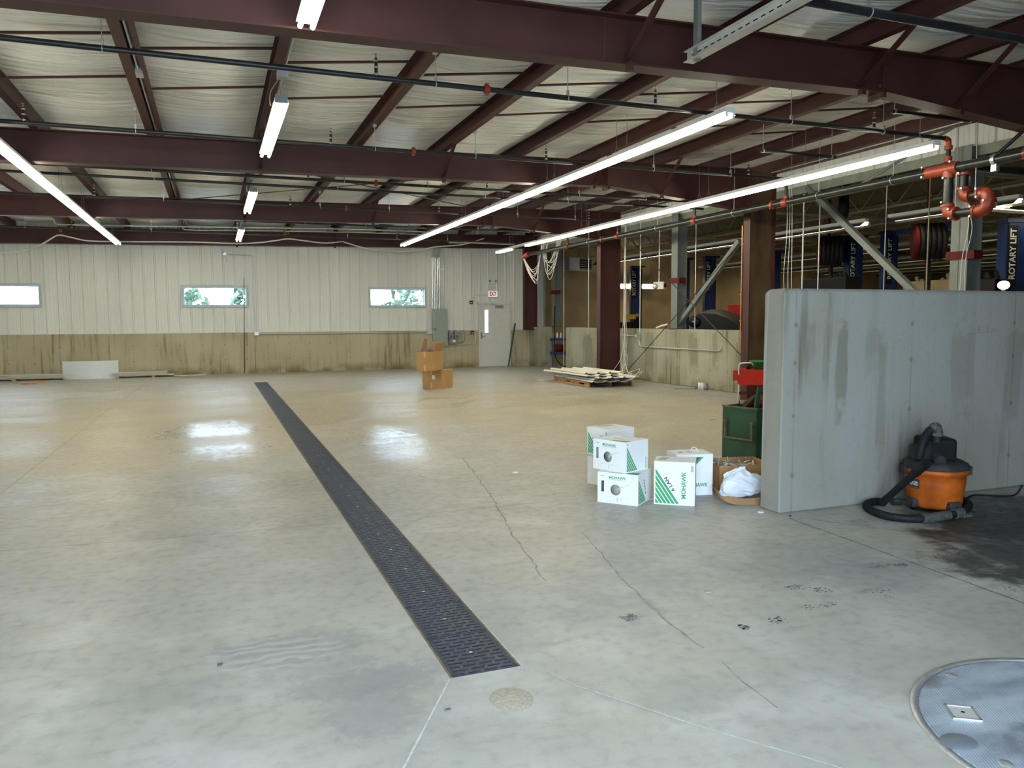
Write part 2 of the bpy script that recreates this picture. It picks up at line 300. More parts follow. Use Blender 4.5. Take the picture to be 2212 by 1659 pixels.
def lettering(txt, mat, o, xd, yd, h, parent, w=None, bold=0, name='lettering', extr=.0006):
    cu = bpy.data.curves.new('text', 'FONT'); cu.body = txt; cu.size = 1; cu.extrude = 0; cu.offset = bold; cu.resolution_u = 3
    ob = bpy.data.objects.new('text', cu); col.objects.link(ob)
    me = bpy.data.meshes.new_from_object(ob.evaluated_get(bpy.context.evaluated_depsgraph_get()))
    bpy.data.objects.remove(ob); bpy.data.curves.remove(cu)
    xs = [v.co.x for v in me.vertices]; ys = [v.co.y for v in me.vertices]; x0, x1, y0, y1 = min(xs), max(xs), min(ys), max(ys)
    sy = h/(y1-y0); sx = (w/(x1-x0)) if w else sy
    xd = Vector(xd).normalized(); yd = Vector(yd).normalized(); n = xd.cross(yd); o = Vector(o)
    for v in me.vertices: v.co = o+xd*((v.co.x-x0)*sx)+yd*((v.co.y-y0)*sy)+n*extr
    me.materials.clear(); me.materials.append(M[mat]); me.name = name
    r = bpy.data.objects.new(name, me); col.objects.link(r); r.parent = parent; return r
# ------------------------------------------------------------------ dimensions of the building
SL = .0175                                      # roof slope
zt = lambda x: 4.15+SL*x                        # rafter top = purlin underside
zbm = lambda x: 3.73+SL*x                       # rafter underside
FRAMES = (6.31, 12.22, 18.13, 24.12)
YB = 24.55; XR = 10.15; HC = 1.215
PX = [-9.05, -7.67, -6.28, -4.9, -3.51, -2.13, -.72, .72, 2.15, 3.5, 4.82, 6.15, 7.5, 8.85]
DX0, DX1, DY0, DY1 = .910, 1.238, 3.144, 20.71  # trench drain
# ------------------------------------------------------------------ floor
f = MB()
def fq(x0, x1, y0, y1, z=0): f.add([(x0, y0, z), (x1, y0, z), (x1, y1, z), (x0, y1, z)], [(0, 1, 2, 3)])
fq(-12, DX0, -1, YB); fq(DX1, 32, -1, 28.2); fq(DX0, DX1, -1, DY0); fq(DX0, DX1, DY1, YB)
FLOOR = struct('floor', f, 'floor')
def strip(pts, wd, mat, name, z=.0012, jit=0):
    m = MB(); P = [Vector((p[0], p[1], z)) for p in pts]; q = []
    if jit:
        for a, b in zip(P, P[1:]):
            n = max(2, int((b-a).length/.06))
            for k in range(n): q.append(a.lerp(b, k/n)+Vector((random.uniform(-jit, jit), random.uniform(-jit, jit), 0)))
        P = q+[P[-1]]
    for a, b in zip(P, P[1:]):
        d = (b-a).normalized(); n = Vector((-d.y, d.x, 0))*wd/2*(random.uniform(.5, 1.2) if jit else 1)
        m.add([a-n, b-n, b+n, a+n], [(0, 1, 2, 3)])
    return m.build(name, mat, FLOOR)
p2 = lambda *ps: [fl(*p) for p in ps]
strip(p2((971, 1468), (872, 1659), (850, 1705)), .008, 'jointl', 'chalk_line')
strip(p2((1190, 1455), (1240, 1480), (1500, 1566), (1800, 1654), (1900, 1690)), .006, 'jointl', 'chalk_line')
strip(p2((0, 1068), (240, 880), (330, 818)), .008, 'joint', 'control_joint')
strip(p2((0, 1190), (520, 1150), (735, 1130)), .007, 'joint', 'control_joint')
strip(p2((850, 1117), (1250, 1077)), .008, 'joint', 'control_joint')
strip(p2((1705, 1120), (1900, 1190), (2100, 1262), (2230, 1310)), .012, 'stain', 'control_joint', jit=.003)
strip(p2((1730, 1119), (1900, 1142), (2050, 1160), (2180, 1183)), .009, 'stain', 'crack', jit=.008)
strip(p2((1000, 990), (1060, 1070), (1095, 1130), (1110, 1160), (1165, 1235), (1180, 1255)), .012, 'joint', 'crack', jit=.012)
strip(p2((1258, 1150), (1340, 1245), (1440, 1340), (1520, 1400)), .010, 'joint', 'crack', jit=.010)
strip(p2((1560, 1430), (1610, 1475), (1680, 1530)), .006, 'joint', 'crack', jit=.006)
strip([(DX1+.004, DY0-.01), (DX1+.004, DY0+.9)], .005, 'jointl', 'grout_line')
# boot-print smears
for i, (x, y, sx, sy) in enumerate(((2069, 1208, .10, .04), (2062, 1197, .08, .03), (2030, 1203, .05, .03), (1896, 1222, .09, .03), (1945, 1221, .05, .02), (1902, 1281, .10, .05), (1775, 1275, .06, .03), (1725, 1268, .09, .03), (1770, 1309, .12, .03),
                                    (1362, 1334, .06, .03), (1680, 1340, .06, .03), (1605, 1355, .03, .02), (2200, 1270, .10, .04))):
    p = fl(x, y); m = MB()
    for k in range(34):
        a = random.uniform(0, 6.28); rr = random.random()**.5; c = Vector((p.x+math.cos(a)*sx*rr, p.y+math.sin(a)*sy*rr*1.6, .0014)); s_ = random.uniform(.004, .010)
        m.add([c+Vector((math.cos(q)*s_*random.uniform(.6, 1.3), math.sin(q)*s_*.6, 0)) for q in [j*6.283/7 for j in range(7)]], [tuple(range(7))])
    m.build('footprint_smear', 'stain', FLOOR)
# sandy round floor patch
p = fl(1105, 1510); m = MB(); m.lathe([(0, .004), (.06, .004), (.082, .002), (.092, .0005)], (p.x, p.y, 0), 28, sy=1.1)
tag(m.build('floor_patch', 'sand'), 'round sandy aggregate plug in the floor just beyond the near end of the drain grate', 'floor plug')
# ------------------------------------------------------------------ trench drain
D = empty('trench_drain', (0, 0, 0), 0, 'long blue-black cast iron trench drain grate running down the concrete floor', 'drain')
t = MB(); t.box(DX0, DX1, DY0, DY1, -.16, -.15); t.box(DX0-.004, DX0, DY0, DY1, -.16, -.001); t.box(DX1, DX1+.004, DY0, DY1, -.16, -.001); t.box(DX0, DX1, DY0-.004, DY0, -.16, -.001); t.box(DX0, DX1, DY1, DY1+.004, -.16, -.001)
t.build('channel', 'void', D)
t = MB()
for a in ((DX0, DX0+.010), (DX1-.010, DX1)): t.box(a[0], a[1], DY0, DY1, -.03, .002)
t.build('edge_rail', 'gframe', D)
NS = 40; LS = (DY1-DY0)/NS
def section():
    g = MB(); wx = DX1-DX0-.024; n = 12; pitch = LS/n
    g.box(0, wx, .004, .014, -.02, 0); g.box(0, wx, LS-.014, LS-.004, -.02, 0); g.box(0, .016, .004, LS-.004, -.02, 0); g.box(wx-.016, wx, .004, LS-.004, -.02, 0)
    for k in range(1, n): g.box(.01, wx-.01, k*pitch-.0125, k*pitch+.0125, -.02, 0)
    return g, wx, n, pitch
g, wx, n, pitch = section()
rb = MB()
for k in range(n):
    for j in range(1, 4): x = wx*(j+(.25 if k % 2 else -.12))/4; rb.box(x-.007, x+.007, k*pitch+.009, (k+1)*pitch-.009, -.018, -.001)
go = build_multi('grate_section', [(g, 'grate'), (rb, 'gframe')], D); go.location = (DX0+.012, DY0, .001)
sc_ = MB(); sc_.lathe([(0, .0015), (.007, .0012), (.009, 0)], (wx*.5, LS*.5, 0), 10); so = sc_.build('bolt', 'galv', go)
for i in range(1, NS):
    c = go.copy(); col.objects.link(c); c.parent = D; c.location = (DX0+.012, DY0+i*LS, .001)
    for ch in (so,):
        if ch is so and i > 14: continue
        e = ch.copy(); col.objects.link(e); e.parent = c
# ------------------------------------------------------------------ manhole cover
MX, MY, MR = 3.058, 1.762, .675
H = empty('manhole_cover', (MX, MY, 0), 0, 'big round galvanised tread plate manhole cover set in the floor at the lower right', 'manhole cover')
m = MB(); m.lathe([(MR+.012, .0005), (MR+.010, .006), (MR-.012, .006), (MR-.014, .002)], n=72); m.build('rim', 'galv', H)
m = MB(); m.lathe([(MR-.014, .0015), (MR-.07, .0022), (MR-.075, .0015)], n=72); m.build('gasket_ring', 'stain', H)
m = MB(); m.lathe([(MR-.02, .002), (MR-.024, .0045), (0, .0045)], n=72, smooth=False); m.build('tread_plate', 'tread', H)
def loc2(x, y): p = fl(x, y); return Vector((p.x-MX, p.y-MY, .0055))
c = loc2(2080, 1543); ha = math.atan2(*(lambda a, b: (b.y-a.y, b.x-a.x))(fl(2045, 1534), fl(2062, 1560)))
T = Matrix.Translation(c) @ Matrix.Rotation(ha, 4, 'Z')
m = MB(); m.box(-.048, .048, -.045, .045, -.001, .003, T); hb = m.build('lift_handle', 'galvp', H, .008, 2)
m = MB()
for a in ((-.055, .055, -.052, -.044), (-.055, .055, .044, .052), (-.056, -.048, -.052, .052), (.048, .056, -.052, .052)): m.box(*a, -.001, .005, T)
m.build('rim', 'galv', hb); m = MB(); m.lathe([(0, .0045), (.008, .0042)], c+Vector((0, .0, 0)), 10); m.build('key_hole', 'void', hb)
for k, (x, y) in enumerate(((2055, 1461), (2173, 1652))):
    m = MB(); cc = loc2(x, y); m.lathe([(0, .004), (.012, .0035), (.015, .001), (.022, .001), (.024, -.001)], cc, 18); m.build('bolt', 'galv', H)
m = MB(); cc = loc2(2070, 1605); m.lathe([(0, .0015), (.055, .0015), (.058, -.001)], cc, 26, sx=1.25); m.build('inspection_cap', 'plate', H)
# ------------------------------------------------------------------ siding
def ribbed(u0, u1, zfun0, zfun1, holes=(), pitch=.305):
    P = []                                      # (u, depth)
    k = math.floor(u0/pitch)
    while k*pitch < u1+pitch:
        b = k*pitch
        for du, dd in ((0, 0), (.018, .03), (.046, .03), (.064, 0), (.125, 0), (.13, .006), (.15, .006), (.155, 0), (.205, 0), (.21, .006), (.23, .006), (.235, 0)): P.append((b+du, dd))
        k += 1
    us = sorted(set([u0, u1]+[h[0] for h in holes]+[h[1] for h in holes]))
    def dep(u):
        for (a, da), (b, db) in zip(P, P[1:]):
            if a <= u <= b: return da+(db-da)*(u-a)/(b-a)
        return 0
    Q = [p for p in P if u0 < p[0] < u1]+[(u, dep(u)) for u in us]; Q.sort()
    out = []
    for (a, da), (b, db) in zip(Q, Q[1:]):
        if b-a < 1e-6: continue
        m = (a+b)/2; cuts = [(zfun0(m), zfun1(m))]
        for h in holes:
            if h[0] < m < h[1]:
                n = []
                for lo, hi in cuts:
                    if h[2] > lo: n.append((lo, min(h[2], hi)))
                    if h[3] < hi: n.append((max(h[3], lo), hi))
                cuts = n
        for lo, hi in cuts: out.append((a, da, b, db, lo, hi))
    return out
WINS = [(-6.19, -4.346), (-.826, 1.016), (4.587, 6.455)]; WZ = (1.956, 2.604)
holes = [(a, b, WZ[0], WZ[1]) for a, b in WINS]+[(8.19, 9.31, 0, 2.11)]
m = MB()
for a, da, b, db, lo, hi in ribbed(-12, 10.62, lambda x: HC, lambda x: zt(x)+.28, holes):
    m.add([(a, YB-da, lo), (b, YB-db, lo), (b, YB-db, hi), (a, YB-da, hi)], [(0, 1, 2, 3)])
struct('wall_back', m, 'siding')
m = MB(); m.box(-12, 8.19, YB-.10, YB+.12, 0, HC); m.box(9.31, 10.15, YB-.10, YB+.12, 0, HC); struct('wall_back_lower', m, 'conc')
m = MB(); m.box(-12, 8.19, YB-.11, YB-.0, HC, HC+.012); m.box(9.31, 10.15, YB-.11, YB, HC, HC+.012); struct('trim_1', m, 'offwhite')
m = MB()
for a, da, b, db, lo, hi in ribbed(-1, YB, lambda x: 0, lambda x: zt(-12)+.3):
    m.add([(-12+da, a, lo), (-12+db, b, lo), (-12+db, b, hi), (-12+da, a, hi)], [(0, 1, 2, 3)])
struct('wall_left', m, 'siding')
m = MB(); m.box(-12, DOOR_X0, NEAR_Y-.2, NEAR_Y, 0, 4.6); m.box(DOOR_X1, 32, NEAR_Y-.2, NEAR_Y, 0, 4.6); m.box(DOOR_X0, DOOR_X1, NEAR_Y-.2, NEAR_Y, DOOR_Z, 4.6); struct('wall_front', m, 'siding')
for i, (a, b) in enumerate(WINS):
    W = empty('window_%d' % (i+1), ((a+b)/2, YB, WZ[0]), kind='structure'); hw = (b-a)/2; hh = WZ[1]-WZ[0]
    t = MB(); fw_ = .065
    for q in ((-hw, hw, 0, fw_), (-hw, hw, hh-fw_, hh), (-hw, -hw+fw_, fw_, hh-fw_), (hw-fw_, hw, fw_, hh-fw_)): t.box(q[0], q[1], -.045, .16, q[2], q[3])
    t.build('window_frame', 'wframe', W, .004)
    t = MB(); g_ = .085
    for q in ((-hw+.05, hw-.05, .05, g_), (-hw+.05, hw-.05, hh-g_, hh-.05), (-hw+.05, -hw+g_, g_, hh-g_), (hw-g_, hw-.05, g_, hh-g_)): t.box(q[0], q[1], .06, .11, q[2], q[3])
    t.build('sash', 'wframe', W)
    t = MB(); t.box(-hw+g_, hw-g_, .082, .086, g_, hh-g_); t.build('pane', 'glass', W)
# ------------------------------------------------------------------ exit door
W = empty('door_1', (8.75, YB-.06, 0), kind='structure'); lw = .505
t = MB(); t.box(-.56, -lw, -.07, .14, 0, 2.085); t.box(lw, .56, -.07, .14, 0, 2.085); t.box(-.59, .59, -.075, .14, 2.085, 2.145); t.build('door_frame', 'doorw', W, .003); t = MB(); t.box(-.56, .56, -.06, .20, 0, .012); t.build('threshold', 'galv', W)
t = MB(); gx0, gx1, gz0, gz1 = -.345, -.215, 1.13, 1.88
t.box(-lw, gx0, -.03, .015, .004, 2.09); t.box(gx1, lw, -.03, .015, .004, 2.09); t.box(gx0, gx1, -.03, .015, .004, gz0); t.box(gx0, gx1, -.03, .015, gz1, 2.09); dl = t.build('door_leaf', 'doorw', W)
t = MB(); t.box(gx0, gx1, -.012, -.008, gz0, gz1); t.build('pane', 'glass', dl)
t = MB()
for q in ((gx0-.018, gx0+.004, gz0-.018, gz1+.018), (gx1-.004, gx1+.018, gz0-.018, gz1+.018), (gx0, gx1, gz0-.018, gz0+.004), (gx0, gx1, gz1-.004, gz1+.018)): t.box(q[0], q[1], -.04, -.028, q[2], q[3])
t.build('glazing_bead', 'doorw', dl)
t = MB(); t.box(-.49, -.435, -.045, -.03, .935, 1.14); t.cyl((-.46, -.045, 1.0), (-.46, -.09, 1.0), .011); t.cyl((-.46, -.09, 1.0), (-.35, -.09, 1.0), .010); t.build('lever_handle', 'greyd', dl)
t = MB(); t.box(.03, .30, -.10, -.03, 1.955, 2.035); t.bar((.05, -.09, 2.04), (-.16, -.13, 2.07), .02, .012); t.bar((-.16, -.13, 2.07), (-.02, -.05, 2.10), .02, .012); t.build('door_closer', 'greyd', dl, .004)
# ------------------------------------------------------------------ right side: low wall, shop beyond
m = MB(); m.box(XR, XR+.30, 5.2, 21.85, 0, 1.31); struct('wall_right_lower', m, 'conc2', bevel=.01)
m = MB(); m.box(10.0, 10.54, 23.72, YB+.12, 0, 1.31); struct('wall_right_pier', m, 'conc2', bevel=.01)
UX = XR+.15
m = MB()
for a, da, b, db, lo, hi in ribbed(4.6, YB, lambda x: 4.0, lambda x: zt(UX)+.3):
    k = math.floor(a/.305); lo = 4.0
    m.add([(UX-da, a, lo), (UX-db, b, lo), (UX-db, b, hi), (UX-da, a, hi)], [(0, 1, 2, 3)])
struct('wall_right_upper', m, 'siding')
m = MB(); m.box(UX+.005, UX+.05, 4.6, YB, 3.86, 4.5); struct('trim_2', m, 'shopgr')
m = MB(); m.box(UX-.02, 32, NEAR_Y-.2, 28.4, 4.50, 4.56); struct('ceiling_shop', m, 'shopdk')
m = MB(); m.box(10.54, 32, 28.0, 28.2, 0, 4.5); struct('wall_shop_back', m, 'tan')
m = MB(); m.box(31.8, 32, NEAR_Y, 28.2, 0, 4.5); struct('wall_shop_right', m, 'shopdk')
m = MB()
for a, da, b, db, lo, hi in ribbed(YB-.2, 28, lambda x: 0, lambda x: 4.5): m.add([(10.56+da, a, lo), (10.56+db, b, lo), (10.56+db, b, hi), (10.56+da, a, hi)], [(0, 1, 2, 3)])
struct('wall_shop_left', m, 'shopgr')
m = MB(); q = .05; XP, YP, TP, HP = 4.147, 4.917, .235, 1.785
prof = [(0, 0), (TP, 0), (TP, HP-.03), (TP-.03, HP), (.03, HP), (0, HP-.03)]
vs_ = [(x, YP+y, z) for x in (XP, 12.5) for y, z in prof]
vs_[3] = (XP+.03, vs_[3][1], HP); vs_[4] = (XP+.03, vs_[4][1], HP)
m.add(vs_, [(0, 5, 4, 3, 2, 1), (6, 7, 8, 9, 10, 11)]+[(i, (i+1) % 6, 6+(i+1) % 6, 6+i) for i in range(6)])
PART = struct('wall_partition', m, 'conc3', bevel=.012)
m = MB()                                        # small pencilled sketch on the partition
for a, b in (((2088, 722), (2155, 715)), ((2114, 704), (2115, 719)), ((2114, 704), (2132, 707)), ((2132, 707), (2133, 720)), ((2120, 712), (2130, 712)), ((2133, 708), (2155, 714))):
    A = at(*a, 'y', YP-.001); B = at(*b, 'y', YP-.001); m.bar(A, B, .0015, .003, up=(0, 1, 0))
m.build('pencil_mark', 'stain', PART)
# ------------------------------------------------------------------ insulated ceiling
m = MB(); edges = [-12]+PX[0:]+[UX+.02]
YS = [NEAR_Y+i*(YB+.1-NEAR_Y)/64 for i in range(65)]
xs = []
for a, b in zip(edges, edges[1:]):
    for k in range(6): xs.append((a+(b-a)*k/6, math.sin(math.pi*k/6)))
xs.append((edges[-1], 0))
def roofz(x, s, y):
    fr = min(abs(y-q_) for q_ in FRAMES)
    return zt(x)+.215-(.055+.02*math.sin(y*3.1+x*2)+.015*math.sin(y*7.7+x))*s
m.grid([[(x, y, roofz(x, s, y)) for y in YS] for x, s in xs])
struct('ceiling', m, 'vinyl')
# ------------------------------------------------------------------ steel frames
def ibeam_x(name, Y, x0, x1, fw=.2, label='', knee=None, braces=(), plate=True):
    x0 = max(x0, -11.95)
    E_ = empty(name, (0, Y, 0), 0, label, 'beam')
    pts = [(x0, zbm(x0)), (6.5, zbm(6.5)), (x1, knee)] if knee else [(x0, zbm(x0)), (x1, zbm(x1))]
    m = MB()
    for (a, za), (b, zb) in zip(pts, pts[1:]): m.add([(a, .006, za), (b, .006, zb), (b, .006, zt(b)), (a, .006, zt(a)), (a, -.006, za), (b, -.006, zb), (b, -.006, zt(b)), (a, -.006, zt(a))], [(0, 1, 2, 3), (4, 7, 6, 5), (3, 2, 6, 7), (0, 4, 5, 1)])
    m.build('web', 'iron', E_)
    m = MB()
    for (a, za), (b, zb) in zip(pts, pts[1:]): m.add([(a, -fw/2, za-.008), (b, -fw/2, zb-.008), (b, fw/2, zb-.008), (a, fw/2, za-.008), (a, -fw/2, za+.008), (b, -fw/2, zb+.008), (b, fw/2, zb+.008), (a, fw/2, za+.008)], [(3, 2, 1, 0), (4, 5, 6, 7), (0, 1, 5, 4), (2, 3, 7, 6), (0, 4, 7, 3), (1, 2, 6, 5)])
    m.build('bottom_flange', 'iron', E_)
    m = MB(); m.add([(x0, -fw/2, zt(x0)-.014), (x1, -fw/2, zt(x1)-.014), (x1, fw/2, zt(x1)-.014), (x0, fw/2, zt(x0)-.014), (x0, -fw/2, zt(x0)), (x1, -fw/2, zt(x1)), (x1, fw/2, zt(x1)), (x0, fw/2, zt(x0))], [(3, 2, 1, 0), (4, 5, 6, 7), (0, 1, 5, 4), (2, 3, 7, 6), (0, 4, 7, 3), (1, 2, 6, 5)])
    m.build('top_flange', 'iron', E_)
    if plate:
        m = MB(); m.box(6.42, 6.44, -.1, .1, zbm(6.4)-.06, zt(6.4)-.014); m.box(6.445, 6.465, -.1, .1, zbm(6.4)-.06, zt(6.4)-.014)
        m.build('splice_plate', 'iron', E_)
        m = MB()
        for y in (-.06, .06):
            for z in (-.035, .06, .3): m.cyl((6.40, y, zbm(6.4)+z), (6.48, y, zbm(6.4)+z), .012, 6)
        m.build('bolt', 'iron2', E_)
        for sx in (3.3, -3.6):
            m = MB(); m.box(sx, sx+.003, -.0085, -.006, zbm(sx), zt(sx)); m.build('weld_seam', 'iron2', E_)
    for x in braces:
        m = MB(); z0 = (zbm(x) if x < 6.5 else zbm(6.5)+(knee-zbm(6.5))*(x-6.5)/(x1-6.5)) if knee else zbm(x)
        m.bar((x, -.75, zt(x)+.04), (x, -.05, z0+.03), .05, .006, up=(0, 1, 0)); m.bar((x+.024, -.75, zt(x)+.04), (x+.024, -.05, z0+.03), .006, .05, up=(0, 1, 0))
        m.box(x-.02, x+.03, -.12, -.06, z0-.06, z0+.02)
        m.build('flange_brace', 'iron', E_)
    return E_
ibeam_x('steel_rafter', FRAMES[0], -12, 9.405, label='nearest dark red steel rafter crossing the top of the view', knee=3.60, braces=(3.5, 6.15, 7.5, 8.85))
ibeam_x('steel_rafter', FRAMES[1], -12, 9.405, label='second dark red steel rafter from the camera, meeting the broad worn column', knee=3.56, braces=(.72, 3.5, 6.15, 7.5))
ibeam_x('steel_rafter', FRAMES[2], -12, 9.32, label='third dark red steel rafter from the camera, above the column wrapped with white cables', knee=3.62, braces=(.72, 3.5, 6.15, 7.5))
ibeam_x('steel_rafter', FRAMES[3], -12, 9.65, label='farthest dark red steel rafter, along the top of the back wall', braces=(.72, 3.5), plate=False)
# bottom-flange stains near the lamps are part of the worn primer
def icol(name, x0, y, z0, d, label, mat='iron', z1=None, fw=.2):
    E_ = empty(name, (x0, y, z0), 0, label, 'column'); h = (z1 or zt(x0)-.01)-z0
    m = MB(); m.box(.012, d-.012, -.006, .006, 0, h); m.build('web', mat, E_)
    for a in (0, d-.014):
        m = MB(); m.box(a, a+.014, -fw/2, fw/2, 0, h); m.build('flange', 'iron', E_)
    m = MB(); m.box(-.02, d+.02, -fw/2-.01, fw/2+.01, 0, .016)
    m.build('base_plate', mat, E_); return E_
icol('steel_column', 9.41, FRAMES[0], 0, .6, 'red steel column carrying the nearest rafter behind the grey partition', 'iron')
icol('steel_column', 9.41, FRAMES[1], 0, .58, 'broad worn dark red steel column just left of the grey concrete partition', 'iron2')
icol('steel_column', 9.33, FRAMES[2]-.05, 0, .58, 'dark red steel column with bundles of white cable beside its foot', 'iron')
icol('steel_column', 9.66, FRAMES[3]-.03, HC+.002, .44, 'dark red steel column at the far corner, standing on the concrete wall', 'iron')
# purlins with bridging
ords = ['far left', 'far left', 'far left', 'far left', 'left-hand']
def purlin(i, x):
    nm = {5: 'double dark red roof purlin holding small grey boxes, left of the short lamps', 6: 'dark red roof purlin next to left of the one with short lamps, with a pale conduit', 7: 'dark red roof purlin that carries the row of short twin-tube lamps'}
    if i < 6: lab = 'dark red roof purlin, number %s from the left wall' % ('one two three four five six'.split()[i])
    lab = nm.get(i+0, None) if i in nm else ('dark red roof purlin, %s to the right of the short lamps' % ('first second third fourth fifth sixth'.split()[i-8]) if i > 7 else lab)
    if i == 5: lab = 'dark red roof purlin second to the left of the short lamps'
    if i == 6: lab = 'doubled dark red roof purlin with a grey box, first left of the short lamps'
    E_ = empty('roof_purlin', (x, 0, zt(x)), 0, lab, 'purlin', 'roof purlins running away from the camera')
    y0, y1 = NEAR_Y, YB
    m = MB(); m.box(-.05, .05, y0, y1, .001, .005); m.box(.047, .05, y0, y1, .005, .20); m.box(-.05, .05, y0, y1, .197, .20); m.box(-.05, -.047, y0, y1, .005, .022)
    m.build('c_channel', 'iron', E_)
    if i == 6:
        m = MB(); m.box(.115, .17, y0, y1, .001, .005); m.box(.115, .118, y0, y1, .005, .2); m.build('second_channel', 'iron', E_)
        m = MB(); m.cyl((.08, y0, .03), (.08, y1, .03), .012, 8); m.build('conduit', 'galvp', E_)
        m = MB(); m.box(.055, .125, 9.1, 9.3, -.02, .06); m.build('junction_box', 'galv', E_)
    if i in (7, 8):
        m = MB(); m.cyl((.075, y0, .03), (.075, y1, .03), .012, 8); m.build('conduit', 'galvp', E_)
    if i < len(PX)-1:
        dx = PX[i+1]-x; dz = SL*dx
        for fr in (0.4, 6.31, 12.22, 18.13):
            for dy in (2.2, 3.6):
                if fr > 6.4: dy = 2.4 if dy < 3 else None
                if dy is None: continue
                m = MB(); m.bar((.05, fr+dy, .03), (dx-.05, fr+dy, dz+.16), .035, .02); m.build('bridging_angle', 'iron', E_)
for i, x in enumerate(PX): purlin(i, x)
m = MB(); m.box(9.9, UX-.035, 4.6, YB, zt(10)+.0, zt(10)+.19); tag(m.build('eave_strut', 'iron'), 'dark red eave strut above the cream siding on the right', 'beam')
m = MB(); m.cyl((9.95, 5, zt(10)-.03), (9.95, 24, zt(10)-.03), .010, 8); tag(m.build('conduit', 'galvp'), 'thin conduit under the eave strut on the right', 'conduit')
for k, (a, b) in enumerate((((-.72, 12.3), (6.15, 18.0)), ((-.72, 18.0), (6.15, 12.3)))):
    m = MB(); m.cyl((a[0], a[1], zt(a[0])-.06), (b[0], b[1], zt(b[0])-.06), .010, 6)
    tag(m.build('brace_rod', 'rod'), 'thin roof brace rod behind the second rafter, running %s' % ('away to the right' if k == 0 else 'away to the left'), 'brace rod')
for k, (a, b) in enumerate((((10.0, 17.7, .25), (10.0, 12.35, 3.6)), ((10.0, 17.7, 3.6), (10.0, 12.5, .45)))):
    m = MB(); m.cyl(a, b, .010, 6); tag(m.build('brace_rod', 'rod'), 'thin dark brace rod crossing the right wall opening, its foot at the %s column' % ('far' if k == 0 else 'near'), 'brace rod')
# ------------------------------------------------------------------ sprinkler branch pipes
ZP = 3.87
def branch(Y, x0, x1, hang, heads, coups, label, r=.024, mat='black', z=ZP):
    E_ = empty('sprinkler_pipe', (0, Y, z), 0, label, 'pipe', 'sprinkler branch pipes across the ceiling')
    m = MB(); m.cyl((x0, 0, 0), (x1, 0, 0), r, 14); m.build('pipe', mat, E_)
    for x in hang:
        m = MB(); top = zt(x)-z; m.cyl((x, 0, r), (x, 0, top), .0045, 6); m.tube([(x, math.cos(a)*(r+.004), math.sin(a)*(r+.004)) for a in [k*math.pi/6 for k in range(13)]], .005, 5, False)
        m.box(x-.02, x+.02, -.03, .03, top-.03, top+.01); m.box(x-.012, x+.012, -.014, .014, r, r+.05); m.build('hanger', 'galv', E_)
    for x in heads:
        m = MB(); m.cyl((x, 0, r), (x, 0, r+.15), .016, 10); m2 = MB(); m2.cyl((x, 0, r+.06), (x, 0, r+.075), .022, 10); m2.cyl((x, 0, r+.12), (x, 0, r+.135), .021, 10); m2.cyl((x, 0, r-.01), (x, 0, r+.012), .022, 10)
        m3 = MB(); m3.cyl((x, 0, r+.15), (x, 0, r+.165), .010, 8); m3.cyl((x, 0, r+.165), (x, 0, r+.19), .005, 6); m3.cyl((x, 0, r+.19), (x, 0, r+.194), .017, 8)
        build_multi('sprinkler_head', [(m, 'black'), (m2, 'galv'), (m3, 'brass')], E_)
    for x in coups:
        m = MB(); m.cyl((x-.028, 0, 0), (x+.028, 0, 0), r+.014, 14); m.box(x-.016, x+.016, -.02, .02, r+.01, r+.03); m.box(x-.016, x+.016, -.02, .02, -r-.03, -r-.01); m.build('coupling', 'coup', E_)
    return E_
HG = [-6.2, -3.5, -.8, 2.13, 3.56, 6.47, 7.9]; HD = [-7.6, -4.6, -1.98, 1.54, 4.65, 8.25]; CO = [2.66]
branch(4.75, -3, 12, [4.75, 7.5], [], [], 'black sprinkler pipe in the top right corner, nearer than the nearest rafter', .034)
branch(7.62, -12, 9.0, HG, [-4.6, -1.98, 1.54, 4.62, 7.75], [2.66], 'near black sprinkler pipe just beyond the nearest rafter', .026)
branch(10.7, -12, 9.0, HG, HD, CO, 'black sprinkler pipe just in front of the second rafter', .026)
branch(13.35, -12, 9.0, HG, HD, CO, 'black sprinkler pipe directly behind the second rafter')
branch(13.9, -12, 9.6, [-.8, 2.1, 4.8, 6.5], [], [], 'black pipe running close beside another one between the second and third rafters', .022, z=3.83)
branch(16.5, -12, 9.0, HG, HD, CO, 'black sprinkler pipe just in front of the third rafter')
branch(19.3, -12, 9.0, HG, HD, CO, 'black sprinkler pipe just beyond the third rafter', mat='greenb')
branch(22.2, -12, 9.0, [-4.2, -1.4, .7, 3.6, 6.5], [-3.2, 1.9, 5], [], 'black sprinkler pipe nearest the back wall', mat='greenb')
for (a, b, lab) in (((1925, 240), (2105, 272), 'short black pipe length hung by two clamps beneath the nearest rafter'), ((1642, 325), (1805, 346), 'short black pipe length hung below the roof between two rows of long lamps')):
    Yq = 7.0 if a[0] > 1800 else 9.2; A = at(*a, 'y', Yq); B = at(*b, 'y', Yq); B.z = A.z
    E_ = empty('short_pipe', A, 0, lab, 'pipe'); L = (B-A).length
    m = MB(); m.cyl((0, 0, 0), (L, 0, 0), .024, 12); m.build('pipe', 'black', E_)
    for x in (.05, L-.08):
        m = MB(); m.cyl((x, 0, 0), (x, 0, zt(A.x+x)-A.z), .005, 6); m.cyl((x-.01, 0, 0), (x+.01, 0, 0), .03, 10); m.build('hanger', 'galv', E_)
